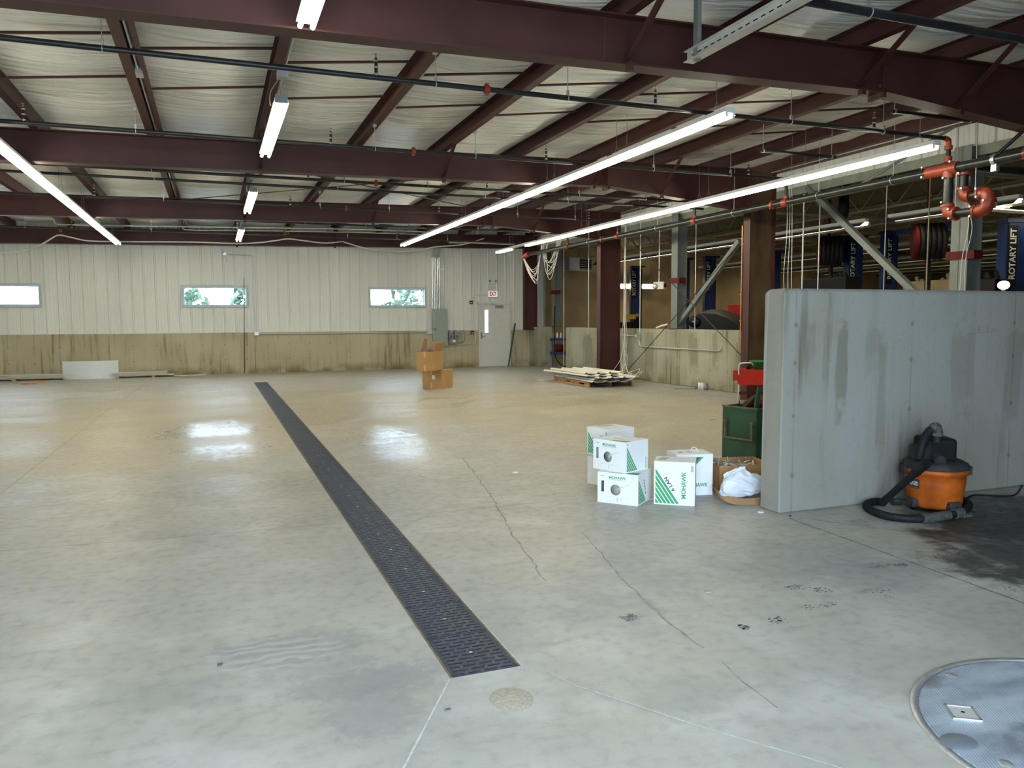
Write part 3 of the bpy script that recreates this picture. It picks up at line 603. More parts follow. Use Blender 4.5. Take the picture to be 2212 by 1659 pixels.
# ------------------------------------------------------------------ sprinkler main
mx = 9.02
E_ = empty('sprinkler_main', (0, 0, 0), 0, 'thick black sprinkler main running along the right side past the columns', 'pipe')
def mz(y): return 3.475+.0035*(y-6.6)
m = MB(); m.cyl((mx, 5.6, mz(5.6)), (mx, 7.5, mz(7.5)), .06, 18); m.cyl((mx, 7.9, mz(7.9)), (mx, 22.0, mz(22)), .055, 18); m.build('pipe', 'greenb', E_)
def coupling(c, d, r, nm='coupling', L=.05):
    m = MB(); c = Vector(c); d = Vector(d).normalized(); m.cyl(c-d*L/2, c+d*L/2, r+.018, 14); s = d.orthogonal().normalized(); m.cyl(c+s*(r+.03)-d*.012, c+s*(r+.03)+d*.012, .016, 8); m.cyl(c-s*(r+.03)-d*.012, c-s*(r+.03)+d*.012, .016, 8)
    m.build(nm, 'coup', E_)
for (x, y) in ((1670, 438), (1302, 515), (1140, 550)):
    c = at(x, y, 'x', mx); coupling((mx, c.y, mz(c.y)), (0, 1, 0), .055)
c = at(2190, 333, 'x', mx); coupling((mx, 6.55, mz(6.55)), (0, 1, 0), .06)
for Y in (10.7, 13.35, 19.3, 16.5):
    z0 = mz(Y); m = MB(); m.cyl((mx, Y, z0), (mx, Y, ZP-.02), .026, 10); m.build('riser', 'greenb', E_)
    m = MB(); m.cyl((mx, Y, z0+.05), (mx, Y, z0+.10), .042, 10); m.cyl((mx, Y, ZP-.09), (mx, Y, ZP-.04), .040, 10); m.cyl((mx, Y-.06, z0), (mx, Y+.06, z0), .070, 14); m.sphere((mx, Y, ZP), .042); m.build('coupling', 'coup', E_)
for (x, y) in ((1002+400, 0),): pass
for px_ in (1272+0, 1420, 1585, 1767, 1926):
    c = at(px_, 480, 'x', mx); Y = c.y
    m = MB(); z0 = mz(Y); m.tube([(mx, Y+0*a, z0)+Vector((0, 0, 0)) if False else (mx+math.cos(a)*.062, Y, z0+math.sin(a)*.062) for a in [k*math.pi/6 for k in range(13)]], .007, 5, False)
    m.cyl((mx, Y, z0+.06), (mx, Y, zt(mx)), .006, 6); m.build('hanger', 'galv', E_)
m = MB(); m.cyl((mx, 9.1, mz(9.1)+.03), (mx+.9, 8.3, 4.25), .022, 8); m.build('sway_brace', 'greyp', E_)
m = MB(); m.cyl((mx, 6.95, mz(7)+.05), (mx+.3, 6.4, 4.1), .022, 8); m.build('sway_brace', 'black', E_)
m = MB(); m.cyl((mx, 6.93, mz(7)), (mx, 6.98, mz(7)), .072, 14); m.box(mx-.03, mx+.03, 6.92, 6.99, mz(7)-.14, mz(7)-.05); m.build('pipe_clamp', 'galv', E_)
# tee, riser to the near branch and the drop loop
m = MB(); m.cyl((mx, 7.46, mz(7.5)), (mx, 7.92, mz(7.9)), .078, 18); m.cyl((mx, 7.60, 3.48), (mx, 7.60, 3.36), .072, 16); m.build('tee', 'coup', E_)
m = MB(); m.cyl((mx, 7.62, 3.5), (mx, 7.62, 3.86), .030, 12); m.build('riser', 'black', E_)
m = MB(); m.cyl((mx, 7.62, 3.57), (mx, 7.62, 3.64), .05, 12); m.cyl((mx, 7.62, 3.73), (mx, 7.62, 3.78), .05, 12); m.tube(bez([(mx, 7.62, 3.78), (mx-.01, 7.62, 3.85), (mx-.08, 7.62, ZP)], 5), .034, 12); m.build('coupling', 'coup', E_)
m = MB(); m.cyl((mx, 7.60, 3.37), (mx, 7.60, 2.98), .058, 18); m.build('drop_pipe', 'greenb', E_)
def elbow(a, b, c, r=.078): m = MB(); m.tube(bez([a, tuple(.5*(a[i]*.42+b[i]*1.16+c[i]*.42) for i in range(3)), c], 6), r, 16); m.cyl(Vector(a), Vector(a)+(Vector(b)-Vector(a)).normalized()*.03, r+.012, 16); m.cyl(Vector(c), Vector(c)+(Vector(b)-Vector(c)).normalized()*.03, r+.012, 16); return m.build('elbow', 'coup', E_)
elbow((mx, 7.60, 3.02), (mx, 7.60, 2.89), (mx, 7.46, 2.89))
m = MB(); m.cyl((mx, 7.5, 2.89), (mx, 7.18, 2.88), .057, 16); m.build('drop_pipe', 'black', E_)
elbow((mx, 7.20, 2.88), (mx, 7.02, 2.88), (mx, 7.02, 2.99)); elbow((mx, 7.02, 2.98), (mx, 7.02, 3.10), (mx+.04, 7.16, 3.10))
m = MB(); m.cyl((mx+.03, 7.14, 3.10), (mx+.1, 7.36, 3.10), .055, 16); m.build('drop_pipe', 'greenb', E_)
elbow((mx+.1, 7.34, 3.10), (mx+.1, 7.46, 3.10), (mx+.1, 7.46, 3.22)); m = MB(); m.cyl((mx+.1, 7.46, 3.2), (mx+.1, 7.46, 3.42), .055, 16); m.build('drop_pipe', 'black', E_)
elbow((mx+.1, 7.46, 3.38), (mx+.1, 7.46, 3.52), (mx+.24, 7.46, 3.50)); m = MB(); m.cyl((mx+.22, 7.46, 3.5), (13.5, 7.46, 3.45), .055, 16); m.build('drop_pipe', 'black', E_)
m = MB()
for c_ in ((mx-.06, 7.52, 2.95), (mx-.07, 7.5, 2.83), (mx-.07, 7.62, 3.05), (mx-.07, 7.2, 2.94), (mx-.07, 7.2, 2.82), (mx-.07, 7.02, 2.99), (mx-.09, 7.92, 3.55), (mx-.09, 7.92, 3.42), (mx-.07, 7.13, 3.15), (mx-.06, 7.13, 3.05), (mx+.01, 7.40, 3.2), (mx+.01, 7.45, 3.4), (mx-.09, 7.5, 3.55), (mx-.08, 7.6, 3.36)): m = MB(); m.cyl((c_[0]-.03, c_[1], c_[2]), (c_[0]+.03, c_[1], c_[2]), .014, 8); m.build('bolt', 'galv', E_)
m = MB(); m.tube(bez([(mx-.07, 21.9, mz(22)), (mx-.1, 22.05, 3.5), (mx-.14, 22.15, 3.45)], 4), .07, 12); m.build('elbow', 'coup', E_)
for a, b in ((1312+2, 300), (1960+150, 300)):
    pass
m = MB()
for (x, y0, y1) in ((2063, 380, 460), (2106, 270, 425)):
    A = at(x, y1, 'x', mx-.02); m.cyl((A.x, A.y, A.z), (A.x, A.y, 4.3), .006, 6)
m.build('hanger', 'wire', E_)
# ------------------------------------------------------------------ fluorescent fixtures
def strip_parts():
    h = MB(); L = 1.18
    h.add([(x, y, z) for y in (0, L) for x, z in ((-.072, 0), (-.055, .05), (.055, .05), (.072, 0), (.03, -.012), (-.03, -.012))], [(0, 1, 2, 3, 4, 5)[::-1], (6, 7, 8, 9, 10, 11)]+[(i, (i+1) % 6, 6+(i+1) % 6, 6+i) for i in range(6)])
    tb = MB(); tb.cyl((0, .008, -.030), (0, L-.008, -.030), .019, 10)
    sk = MB()
    for x in (-.044, .044):
        for y in (.004, L-.016): sk.box(x-.014, x+.014, y, y+.012, -.05, 0)
    return h, tb, sk, L
_h, _tb, _sk, UL = strip_parts()
_proto = None
def lamp_unit(E_, y, gap=False):
    global _proto
    if _proto is None:
        a = _h.build('housing', 'white'); b = _tb.build('tube', 'tube'); c_ = _sk.build('lamp_holder', 'white')
        _proto = (a.data, b.data, c_.data); [bpy.data.objects.remove(q) for q in (a, b, c_)]
    hs = bpy.data.objects.new('housing', _proto[0]); col.objects.link(hs); hs.parent = E_; hs.location = (0, y, 0)
    if gap: return
    s_ = bpy.data.objects.new('lamp_holder', _proto[2]); col.objects.link(s_); s_.parent = hs
    for x in (-.044, .044):
        tb = bpy.data.objects.new('tube', _proto[1]); col.objects.link(tb); tb.parent = E_; tb.location = (x, y, 0)
def lamp_row(x, y0, z, pattern, label, hang=True):
    E_ = empty('lamp_row', (x, y0, z), 0, label, 'ceiling light', 'long rows of hanging fluorescent lamps')
    for i, c_ in enumerate(pattern): lamp_unit(E_, i*UL, c_ == '.')
    m = MB(); n = len(pattern)*UL; m.box(-.05, .05, -.012, 0, -.012, .045); m.box(-.05, .05, n, n+.012, -.012, .045); m.build('end_cap', 'white', E_)
    ys = [.25]+[k*2*UL for k in range(1, len(pattern)//2+1)]
    for y in ys:
        for d in ((-.14, .14) if y > .3 else (0,)):
            top = zt(x)-z; m = MB(); m.cyl((0, y+d, .17), (0, y+d, top), .003, 5); m.cyl((0, y+d, .17), (0, y+d-.06, .05), .0025, 5); m.cyl((0, y+d, .17), (0, y+d+.06, .05), .0025, 5); m.build('hanging_wire', 'wire', E_)
    return E_
lamp_row(5.2, 7.06, 3.735, 'x'*13, 'long row of lit fluorescent tubes running down the middle of the ceiling')
lamp_row(8.10, 7.0, 3.60, 'x'*11+'.x', 'long row of lit fluorescent tubes beside the right wall, over the sprinkler main')
lamp_row(-2.26, 7.7, 3.615, 'x'*13, 'long row of lit fluorescent tubes running down the left side of the ceiling')
lamp_row(-7.6, 7.0, 3.6, 'x'*13, 'unseen added row of lit fluorescent tubes nearest the left wall')  # added row wholly outside the view, there for its light
def short_lamp(y, label):
    E_ = empty('short_lamp', (.72, y, 3.76), 0, label, 'ceiling light', 'short twin-tube lamps under one purlin')
    m = MB(); L = 2.6; m.add([(x, y_, z) for y_ in (0, L) for x, z in ((-.075, -.01), (-.055, .06), (.055, .06), (.075, -.01), (.035, -.02), (-.035, -.02))], [(0, 1, 2, 3, 4, 5)[::-1], (6, 7, 8, 9, 10, 11)]+[(i, (i+1) % 6, 6+(i+1) % 6, 6+i) for i in range(6)]); m.build('housing', 'white', E_)
    for x in (-.045, .045):
        m = MB(); m.cyl((x, .03, -.04), (x, L-.0, -.04), .019, 12); m.build('tube', 'tube', E_)
    m = MB(); m.box(-.06, .06, -.02, .0, -.02, .06); m.build('end_cap', 'greyp', E_)
    m = MB(); m.box(-.05, .05, -.25, -.13, .17, .24); m.build('junction_box', 'galv', E_)
    m = MB(); m.tube(bez([(-.02, -.18, .18), (-.10, -.02, .08), (-.09, .25, .02), (-.05, .32, .05)], 6), .005, 6); m.build('power_cord', 'wire', E_)
    for yy in (.1, L-.15):
        m = MB(); m.cyl((0, yy, .05), (0, yy, .40), .003, 5); m.build('hanging_wire', 'wire', E_)
short_lamp(3.5, 'nearest short twin-tube lamp, cut off by the top edge of the view')
short_lamp(8.35, 'short twin-tube lamp in front of the second rafter')
short_lamp(14.15, 'short twin-tube lamp in front of the third rafter')
short_lamp(20.0, 'farthest short twin-tube lamp, in front of the rafter on the back wall')
# steel channel fixture body at the top right, unlit
E_ = empty('unlit_strip_fixture', (3.9, 5.9, 3.78), 0, 'pale grey perforated steel fixture body hanging unlit at the top right', 'ceiling light')
m = MB(); m.box(-.012, .012, -3.6, 0, -.03, .05); m.box(-.05, .05, -3.6, 0, -.036, -.03); m.box(-.05, .05, -3.6, 0, .05, .056); m.build('steel_channel', 'galvp', E_)
m = MB(); [m.box(-.014, -.0125, -.12-k*.09, -.07-k*.09, .005, .015) for k in range(38)]; m.build('slot', 'void', E_)
m = MB(); m.box(-.02, .02, -.16, -.10, -.05, .5); m.build('support_strut', 'greyp', E_)
m = MB(); m.box(.16, .19, -3.4, -.5, .10, .13); m.build('side_rail', 'galvp', E_)
# ------------------------------------------------------------------ things on the back wall
YF = YB-.035; YC = YB-.102                       # siding face, concrete face
E_ = empty('electrical_panel', (6.84, YC-.001, .72), 0, 'tall grey green electrical panel on the back wall below five steel conduits', 'electrical panel')
m = MB(); m.box(-.245, .245, -.15, 0, 0, 1.2); m.build('cabinet', 'greyg', E_, .004)
m = MB(); m.box(-.13, .235, -.162, -.15, .11, 1.06); d_ = m.build('panel_door', 'greyg', E_, .003)
m = MB(); m.box(-.195, -.175, -.165, -.15, .5, .58); m.build('latch', 'blackm', E_)
for k, x in enumerate((6.64, 6.70, 6.755, 6.81, 6.865)):
    E_ = empty('steel_conduit', (x, YF-.06, 1.92), 0, 'shiny upright steel conduit rising from the electrical panel to the rafter', 'conduit', 'five conduits above the electrical panel')
    m = MB(); m.tube(bez([(0, 0, 0), (0, 0, 1.55), (0, -.02, 1.7), (0, -.26, 1.95), (0, -.3, 2.1), (0, -.32, 2.2), (-.08, -.3, 2.25)], 6), .016 if k < 4 else .02, 8); m.build('conduit', 'galvb', E_)
m = MB(); m.box(6.60, 7.02, YF-.05, YF-.03, 2.28, 2.31); m.box(6.60, 7.02, YF-.05, YF-.03, 3.18, 3.21); tag(m.build('strut_rail', 'galv'), 'pair of steel strut rails clamping the conduits above the panel', 'bracket')
m = MB(); m.tube(bez([(7.02, YF-.04, 1.85), (7.02, YF-.04, 3.3), (7.02, YF-.06, 3.7)], 5), .012, 8); tag(m.build('steel_conduit', 'galv'), 'thin dull conduit just right of the five bright conduits', 'conduit')
for x, lab in ((7.22, 'left one of two small grey switch boxes beside the panel'), (7.42, 'right one of two small grey switch boxes beside the panel')):
    E_ = empty('switch_box', (x, YC, .97), 0, lab, 'switch box'); m = MB(); m.box(-.08, .08, -.1, 0, 0, .25); m.build('case', 'greyd', E_, .004)
    m = MB(); m.box(-.035, .035, -.115, -.1, .05, .075); m.build('lever', 'blackm', E_); m = MB(); m.box(0, .07, -.102, -.1, .215, .235); m.build('sticker', 'text', E_)
E_ = empty('junction_box', (7.30, YC, .79), 0, 'wide dark grey box with a white sticker below the two switch boxes', 'electrical box'); m = MB(); m.box(-.15, .15, -.12, 0, 0, .16); m.build('case', 'greyd', E_, .004); m = MB(); m.box(-.05, .05, -.123, -.12, .045, .12); m.build('sticker', 'white', E_)
m = MB(); m.tube(bez([(7.45, YC-.03, .81), (7.6, YC-.03, .81), (7.68, YC-.03, .9), (7.68, YC-.03, 1.1), (7.66, YC-.03, 1.23)], 5), .016, 8); tag(m.build('flexible_conduit', 'greyd'), 'short grey flexible conduit curving up from the dark box', 'conduit')
m = MB(); m.tube([(7.4, YC-.03, .76), (7.95, YC-.03, .76)]+bez([(7.95, YC-.03, .76), (8.04, YC-.03, .8), (8.07, YC-.03, .9)], 5)+[(8.07, YC-.03, 1.12)], .015, 8); tag(m.build('steel_conduit', 'galvp'), 'steel conduit bending up to the red fire alarm pull by the door', 'conduit')
for z, y, lab in ((2.07, YF, 'upper small red fire alarm strobe left of the door'), (1.08, YC, 'lower small red fire alarm pull station left of the door handle')):
    E_ = empty('fire_alarm', (7.955, y, z), 0, lab, 'fire alarm'); m = MB(); m.box(-.055, .055, -.05, 0, 0, .115); m.build('case', 'redd', E_, .004); m = MB(); m.box(-.035, .035, -.055, -.05, .04, .06); m.build('white_bar', 'white', E_)
m = MB(); m.tube([(7.955, YF-.02, 2.18), (7.95, YF-.02, 3.55)], .006, 6); m.tube([(7.955, YF-.02, 2.07), (7.955, YF-.02, 1.4), (7.97, YC-.02, 1.2)], .006, 6); tag(m.build('thin_conduit', 'galv'), 'thin upright conduit joining the two red fire alarm boxes', 'conduit')
m = MB(); m.tube([(8.09, YC-.03, 1.18), (8.05, YF-.02, 1.4), (8.04, YF-.02, 2.2)]+bez([(8.04, YF-.02, 2.2), (8.06, YF-.02, 2.34), (8.16, YF-.02, 2.38)], 5)+[(8.52, YF-.02, 2.38)], .009, 6); tag(m.build('thin_conduit', 'galv'), 'thin conduit bending across to the exit sign', 'conduit')
E_ = empty('exit_sign', (8.70, YF-.01, 2.30), 0, 'white EXIT sign with red letters above the door', 'exit sign')
m = MB(); m.box(-.17, .17, -.05, 0, 0, .225); m.build('case', 'white', E_, .006); m = MB(); m.box(-.155, .155, -.052, -.05, .015, .21); m.build('lit_face', 'exitface', E_)
lettering('EXIT', 'redtext', (-.115, -.053, .045), (1, 0, 0), (0, 0, 1), .14, E_, .24, .035)
E_ = empty('emergency_light', (8.69, YF-.01, 2.76), 0, 'pale twin-head emergency light above the exit sign', 'emergency light'); m = MB(); m.box(-.18, .18, -.07, 0, 0, .14); m.build('case', 'offwhite', E_, .01, 2)
for x in (-.11, .11):
    m = MB(); m.lathe([(0, -.02), (.03, -.02), (.045, 0), (.04, .03)], n=14); o = m.build('lamp_head', 'galvp', E_); o.rotation_euler = (R(90), 0, 0); o.location = (x, -.09, .07)
m = MB(); m.cyl((8.69, YF-.02, 2.525), (8.69, YF-.02, 2.76), .008, 6); tag(m.build('thin_conduit', 'galv'), 'short conduit between the exit sign and emergency light', 'conduit')
a = fl(1094, 792); b = Vector((9.47, YB-.13, 1.43))
E_ = MB(); E_.tube([Vector((9.12, 24.15, .012)), b], .028, 10); tag(E_.build('green_pole', 'green'), 'dark green pole leaning on the wall right of the exit door', 'pole')
# conduit with camera mount, horizontal conduit
cx = 1.16
m = MB(); m.tube([(.42, YF-.02, 3.50), (1.02, YF-.02, 3.50)]+bez([(1.02, YF-.02, 3.5), (1.12, YF-.02, 3.48), (cx, YF-.02, 3.38)], 5)+[(cx, YF-.02, 1.25)], .011, 8); tag(m.build('steel_conduit', 'galv'), 'steel conduit climbing the back wall right of the middle window and turning left', 'conduit')
E_ = empty('wall_bracket', (.40, YF, 3.50), 0, 'small metal bracket at the left end of the conduit high on the back wall', 'bracket'); m = MB(); m.box(-.05, .03, -.1, 0, -.03, .05); m.cyl((-.04, -.06, .04), (-.09, -.12, .07), .015, 8); m.build('box', 'galv', E_); m = MB(); m.cyl((0, -.05, -.03), (.03, -.05, -.22), .004, 5); m.build('wire', 'wire', E_)
m = MB(); m.cyl((cx+.05, YC-.03, 1.17), (6.5, YC-.03, 1.17), .016, 8); m.box(cx-.02, cx+.10, YC-.08, YC, 1.13, 1.22); m.box(6.42, 6.60, YC-.08, YC, 1.11, 1.23); tag(m.build('steel_conduit', 'galvp'), 'long horizontal conduit along the top of the back wall concrete', 'conduit')
m = MB(); m.cyl((.83, YC-.02, .0), (.90, YF-.05, 2.85), .010, 6); tag(m.build('thin_rod', 'iron2'), 'tall thin rusty rod leaning against the back wall by the middle window', 'rod')
m = MB(); m.box(1.14, 1.155, YC-.002, YC, 0, 1.2); tag(m.build('wall_crack', 'stain'), None, None, None, 'structure'); bpy.data.objects['wall_crack'].name = 'trim_3'
# ------------------------------------------------------------------ loose things along the back wall
E_ = empty('curved_plastic_sheet', (-3.17, 24.0, 0), 0, 'curved white plastic sheet standing on edge near the back wall', 'plastic sheet')
P = []
for k in range(25):
    a = R(-118+k*(56/24)); cxx, cyy = 1.45*math.cos(a), 1.45*math.sin(a)+1.28; P.append((cxx, cyy))
m = MB(); z1 = .49
m.grid([[(x, y, z) for z in (0, z1)] for x, y in P]); m.grid([[(x*.995, y+.008, z) for z in (z1, 0)] for x, y in P]); m.grid([[(x, y, z1), (x*.995, y+.008, z1)] for x, y in P], False); m.build('sheet', 'plastic', E_)
def boards(x0, x1, y, n, lab, t_=.028):
    E_ = empty('panel_stack', (x0, y, 0), 0, lab, 'stack of panels')
    for i in range(n):
        m = MB(); m.box(random.uniform(0, .15), x1-x0-random.uniform(0, .3), -.25+random.uniform(-.02, .02), .15, .05+i*t_, .05+i*t_+t_*.55); m.build('panel', 'panel', E_)
    for x in (.2, (x1-x0)*.5, x1-x0-.6): m = MB(); m.box(x, x+.09, -.3, .15, 0, .048); m.build('bearer', 'wood', E_)
boards(-9.0, -1.05, 24.15, 4, 'long low stack of cream steel panels lying along the foot of the back wall')
m = MB(); m.box(-1.1, -.25, 24.15, 24.25, .0, .018); tag(m.build('steel_strip', 'panel'), 'thin cream strip on the floor at the right end of the panel stack', 'strip')
c0 = fl(60, 829); m = MB(); T = Matrix.Translation((c0.x+.12, c0.y+.05, 0)) @ Matrix.Rotation(R(62), 4, 'Z'); m.box(-.36, .36, -.045, .045, 0, .045, T); m.box(-.3, .3, -.14, -.05, .0, .04, T); tag(m.build('timber_block', 'wood'), 'short pieces of reddish timber on the floor in front of the panel stack', 'timber')
def kraft_box(name, org, ang, wx_, wy_, h, label, open_=False, sticker=False):
    E_ = empty(name, org, ang, label, 'cardboard box')
    m = MB(); t_ = .006
    if open_:
        m.box(0, wx_, 0, t_, 0, h); m.box(0, wx_, wy_-t_, wy_, 0, h); m.box(0, t_, t_, wy_-t_, 0, h); m.box(wx_-t_, wx_, t_, wy_-t_, 0, h); m.box(0, wx_, 0, wy_, 0, t_)
    else: m.box(0, wx_, 0, wy_, 0, h)
    m.build('carton', 'kraft', E_)
    m = MB(); m.box(wx_*.42, wx_*.42+.05, -.002, 0, h*.72, h); m.box(wx_*.42, wx_*.42+.05, -.002, 0, 0, h*.32); m.box(-.002, 0, wy_*.45, wy_*.45+.05, h*.72, h); m.box(-.002, 0, wy_*.45, wy_*.45+.05, 0, h*.32); m.build('tape', 'tape', E_)
    if sticker: m = MB(); m.box(wx_*.52, wx_*.52+.075, -.003, 0, h*.5, h*.72); m.build('sticker', 'white', E_)
    return E_
b0 = fl(954, 840); a1 = math.atan2(b0.y-fl(913, 838).y, b0.x-fl(913, 838).x); kA = fl(913, 838)
LB = (b0-kA).length
kx = kraft_box('cardboard_box', (kA.x, kA.y, 0), a1, LB, .45, .42, 'closed brown cardboard box on the floor, lower of the two by the electrical panel', sticker=True)
b1 = at(937, 802, 'z', .424); T_ = R(-62)
LU = .46; org = Vector((b1.x-math.cos(R(-34))*0, b1.y, .424))
kU = kraft_box('cardboard_box', (b1.x-.42*math.cos(R(-40)), b1.y-.42*math.sin(R(-40)), .424), R(-40), .42, .5, .43, 'open brown cardboard box with raised flaps, on top of the closed one', open_=True)
def flap(E_, pts, mat='kraftd', name='flap'):
    m = MB(); n_ = (Vector(pts[1])-Vector(pts[0])).cross(Vector(pts[2])-Vector(pts[0])).normalized()*.003
    q_ = [Vector(p)+n_ for p in pts]+[Vector(p)-n_ for p in pts]; k = len(pts); m.add(q_, [tuple(range(k)), tuple(range(k, 2*k))[::-1]]+[(i, k+i, k+(i+1) % k, (i+1) % k) for i in range(k)]); return m.build(name, mat, E_)
flap(kU, [(.42, .0, .43), (.42, .5, .43), (.50, .5, .64), (.50, .0, .62)]); flap(kU, [(0, .5, .43), (.42, .5, .43), (.30, .60, .62), (.10, .62, .64)]); flap(kU, [(.02, .5, .43), (.02, .2, .43), (.06, .30, .72), (.06, .46, .70)])
m = MB()
for k in range(7): m.tube(bez([(.1+.04*k, .1+.05*k, .32), (.12+.03*k, .2, .46+.02*(k % 3)), (.3-.02*k, .3, .40)], 4), .006, 5)
m.build('crumpled_wrapping', 'wire', kU)
# ------------------------------------------------------------------ cable hung along the back rafter
def cable(px_pts, plane, val, r, mat, name, label, cat='cable', group=None, jit=0):
    P = [at(x, y, plane, val) for x, y in px_pts]; m = MB()
    if name == 'hanging_cable': P[0] = at(*px_pts[0], 'x', 9.08)
    m.tube(bez(P, 6), r, 6); return tag(m.build(name, mat), label, cat, group)
cable(((-20, 547), (40, 543), (85, 530), (118, 511), (130, 508), (150, 512), (190, 520), (260, 522), (420, 523), (510, 526), (560, 524), (600, 519), (622, 516), (650, 519), (700, 525), (738, 522), (746, 524), (790, 536), (850, 543), (905, 541), (935, 534), (1000, 528), (1045, 515)), 'y', FRAMES[3]-.18, .022, 'cable', 'draped_cable', 'thick cream cable draped in swags along the rafter on the back wall')
cable(((60, 470), (112, 473), (124, 484), (180, 486), (420, 490), (700, 494), (900, 500), (940, 508)), 'y', 22.6, .018, 'galvp', 'pale_conduit', 'upper pale conduit running the width of the ceiling near the back wall', 'conduit')
cable(((400, 489), (412, 497), (600, 499), (800, 503), (930, 507)), 'y', 22.9, .014, 'galvp', 'pale_conduit', 'lower pale conduit near the back wall, starting left of the farthest short lamp', 'conduit')
for (x, y, k) in ((131, 492, 0), (738, 522, 1), (622, 500, 2)):
    c = at(x, y, 'y', FRAMES[3]-.2); m = MB(); m.tube(bez([c+Vector((-.12, 0, .2)), c+Vector((-.08, 0, .05)), c+Vector((0, 0, -.12)), c+Vector((.03, 0, .05)), c+Vector((.12, 0, .16))], 4), .007, 5)
    tag(m.build('cable_tie', ('yellow', 'iron', 'yellow')[k]), ('loose orange and yellow tie holding the draped cable at the left', 'dark clip holding the draped cable above the right window', 'yellow tie holding the draped cable right of the farthest short lamp')[k], 'cable tie')
E_ = empty('ceiling_junction_box', at(985, 523, 'y', 22.8), 0, 'flat grey junction box with a conduit near the far end of the middle lamp row', 'electrical box'); m = MB(); m.box(-.2, .2, -.1, .1, -.03, .04); m.build('case', 'greyg', E_); m = MB(); m.cyl((.2, 0, 0), (1.9, .0, -.02), .018, 8); m.build('conduit', 'galvp', E_)
# white cable bundles on the right
def bundle(n, fn, r, label, name='cable_bundle', mat='cable'):
    E_ = empty(name, fn(0, 0)[0], 0, label, 'cable'); o = Vector(E_.location)
    for k in range(n):
        m = MB(); m.tube([Vector(p)-o for p in bez(fn(k, random.random), 5)], r, 5); m.build('cable_strand', mat, E_)
def rr(s): return random.uniform(-s, s)
def f1(k, _):
    x = 9.93; y = FRAMES[2]-.36
    P = [(x+rr(.02), y+rr(.03), 4.1), (x+rr(.02), y+rr(.02), 3.4), (x+rr(.03), y+rr(.04), 2.4), (x+rr(.04), y+rr(.05), 1.6), (x+rr(.05), y+rr(.09), 1.0), (x-.03+rr(.06), y+rr(.15), .5)]
    P += [(x-.25+rr(.15), y-.3+rr(.5), .02+random.random()*.05), (x-.5+rr(.1), y-.9+rr(.5), .02), (x-.3+rr(.1), y-.5-random.random(), .15+random.random()*.35), (x-.25+rr(.15), y+rr(.3), .02)]
    return P
bundle(9, f1, .007, 'bundle of loose white cables falling beside the far column and tangled on the floor')
def f2(k, _):
    y0, y1 = at(1130, 560, 'x', 9.06).y, at(1161, 560, 'x', 9.06).y; d = .30+.05*k; return [(9.05, y0+rr(.05), 3.50), (9.15, y0-.2, 3.4-d*.6), (9.2, (y0+y1)/2+rr(.2), 3.45-d*1.25), (9.2, y1+.25, 3.4-d*.5), (9.2, y1+rr(.05), 3.75)]
bundle(8, f2, .010, 'left loop of white cable sagging from the sprinkler main at its far end')
def f3(k, _):
    y0, y1 = at(1173, 550, 'x', 9.1).y, at(1204, 550, 'x', 9.1).y; d = .12+.07*random.random()*k; return [(9.15, y0+rr(.3), 3.85), (9.12+rr(.05), y0-.15+rr(.1), 3.45-d*.6), (9.12, (y0+y1)/2+rr(.2), 3.36-d*1.3), (9.12+rr(.05), y1+.25+rr(.1), 3.45-d*.6), (9.15, y1+rr(.3), 3.9)]
bundle(8, f3, .009, 'right loop of white cable hung over the sprinkler main near the far column')
for k, x in enumerate((1699, 1705, 1710)):
    cable(((x-10, 380), (x, 405), (x+1, 500), (x-6+3*k, 590), (x-4+2*k, 640)), 'x', 9.6, .005, 'cable', 'hanging_cable', 'thin white cable hanging right of the broad worn column', 'cable', 'thin white cables behind the end of the partition')
for k in range(2):
    cable(((2078+k*6, 372), (2088-k*3, 430), (2092+k*8, 490), (2078+k*8, 560), (2073+k*10, 640)), 'x', 9.6, .005, 'cable', 'hanging_cable', 'thin white cable hanging in front of the right grey post', 'cable', 'thin white cables in front of the right grey post')
# upright conduits along the low wall
for (x, y0, y1, X, r, mat, lab) in ((1384, 500, 733, 10.1, .014, 'galvp', 'bright upright conduit dropping to a box on the low wall'), (1425, 486, 600, 10.5, .013, 'galvp', 'upright conduit ending at the twin-head light beyond the low wall'),
        (1504, 480, 640, 10.5, .014, 'galvp', 'upright conduit between the left grey post and the diagonal grey brace'), (1218, 535, 705, 10.6, .014, 'cable', 'pale upright pipe above the low wall, right of the far corner'),
        (1272, 520, 708, 10.3, .014, 'galvp', 'pale upright conduit just left of the far column'), (1738, 392, 629, 10.4, .016, 'galvp', 'bright upright conduit above the partition, first right of the worn column'),
        (1771, 460, 628, 10.7, .013, 'galvp', 'upright conduit above the partition, second right of the worn column'), (1916, 405, 640, 11.2, .008, 'cable', 'thin pale rod right of the diagonal grey brace over the partition'),
        (2010, 380, 640, 10.4, .010, 'joist', 'thin pale rod left of the right grey post'), (1597, 470, 745, 9.40, .012, 'rust', 'copper coloured pipe strapped to the left edge of the worn column')):
    A = at(x, y0, 'x', X); B = at(x-1, y1, 'x', X-.0); B.y = A.y; A.z = 4.50 if X > 10.2 else zt(X)
    if X > 10.2 and x != 1425: B.z = 1.30 if X < 10.46 else 0
    if x == 1384: B.z = 1.18
    if mat == 'rust': A.z = 3.3; A.y = B.y = 12.335
    if x == 1425: B.z = at(1422, 617, 'x', 10.5).z+.09
    m = MB(); m.cyl((X, A.y, A.z), (X, A.y, B.z), r, 8)
    if mat == 'rust': [m.box(X-.02, X+.03, A.y-.02, A.y+.02, z, z+.02) for z in (1.0, 1.5, 2.0, 2.6)]
    tag(m.build('upright_conduit', mat), lab, 'conduit')
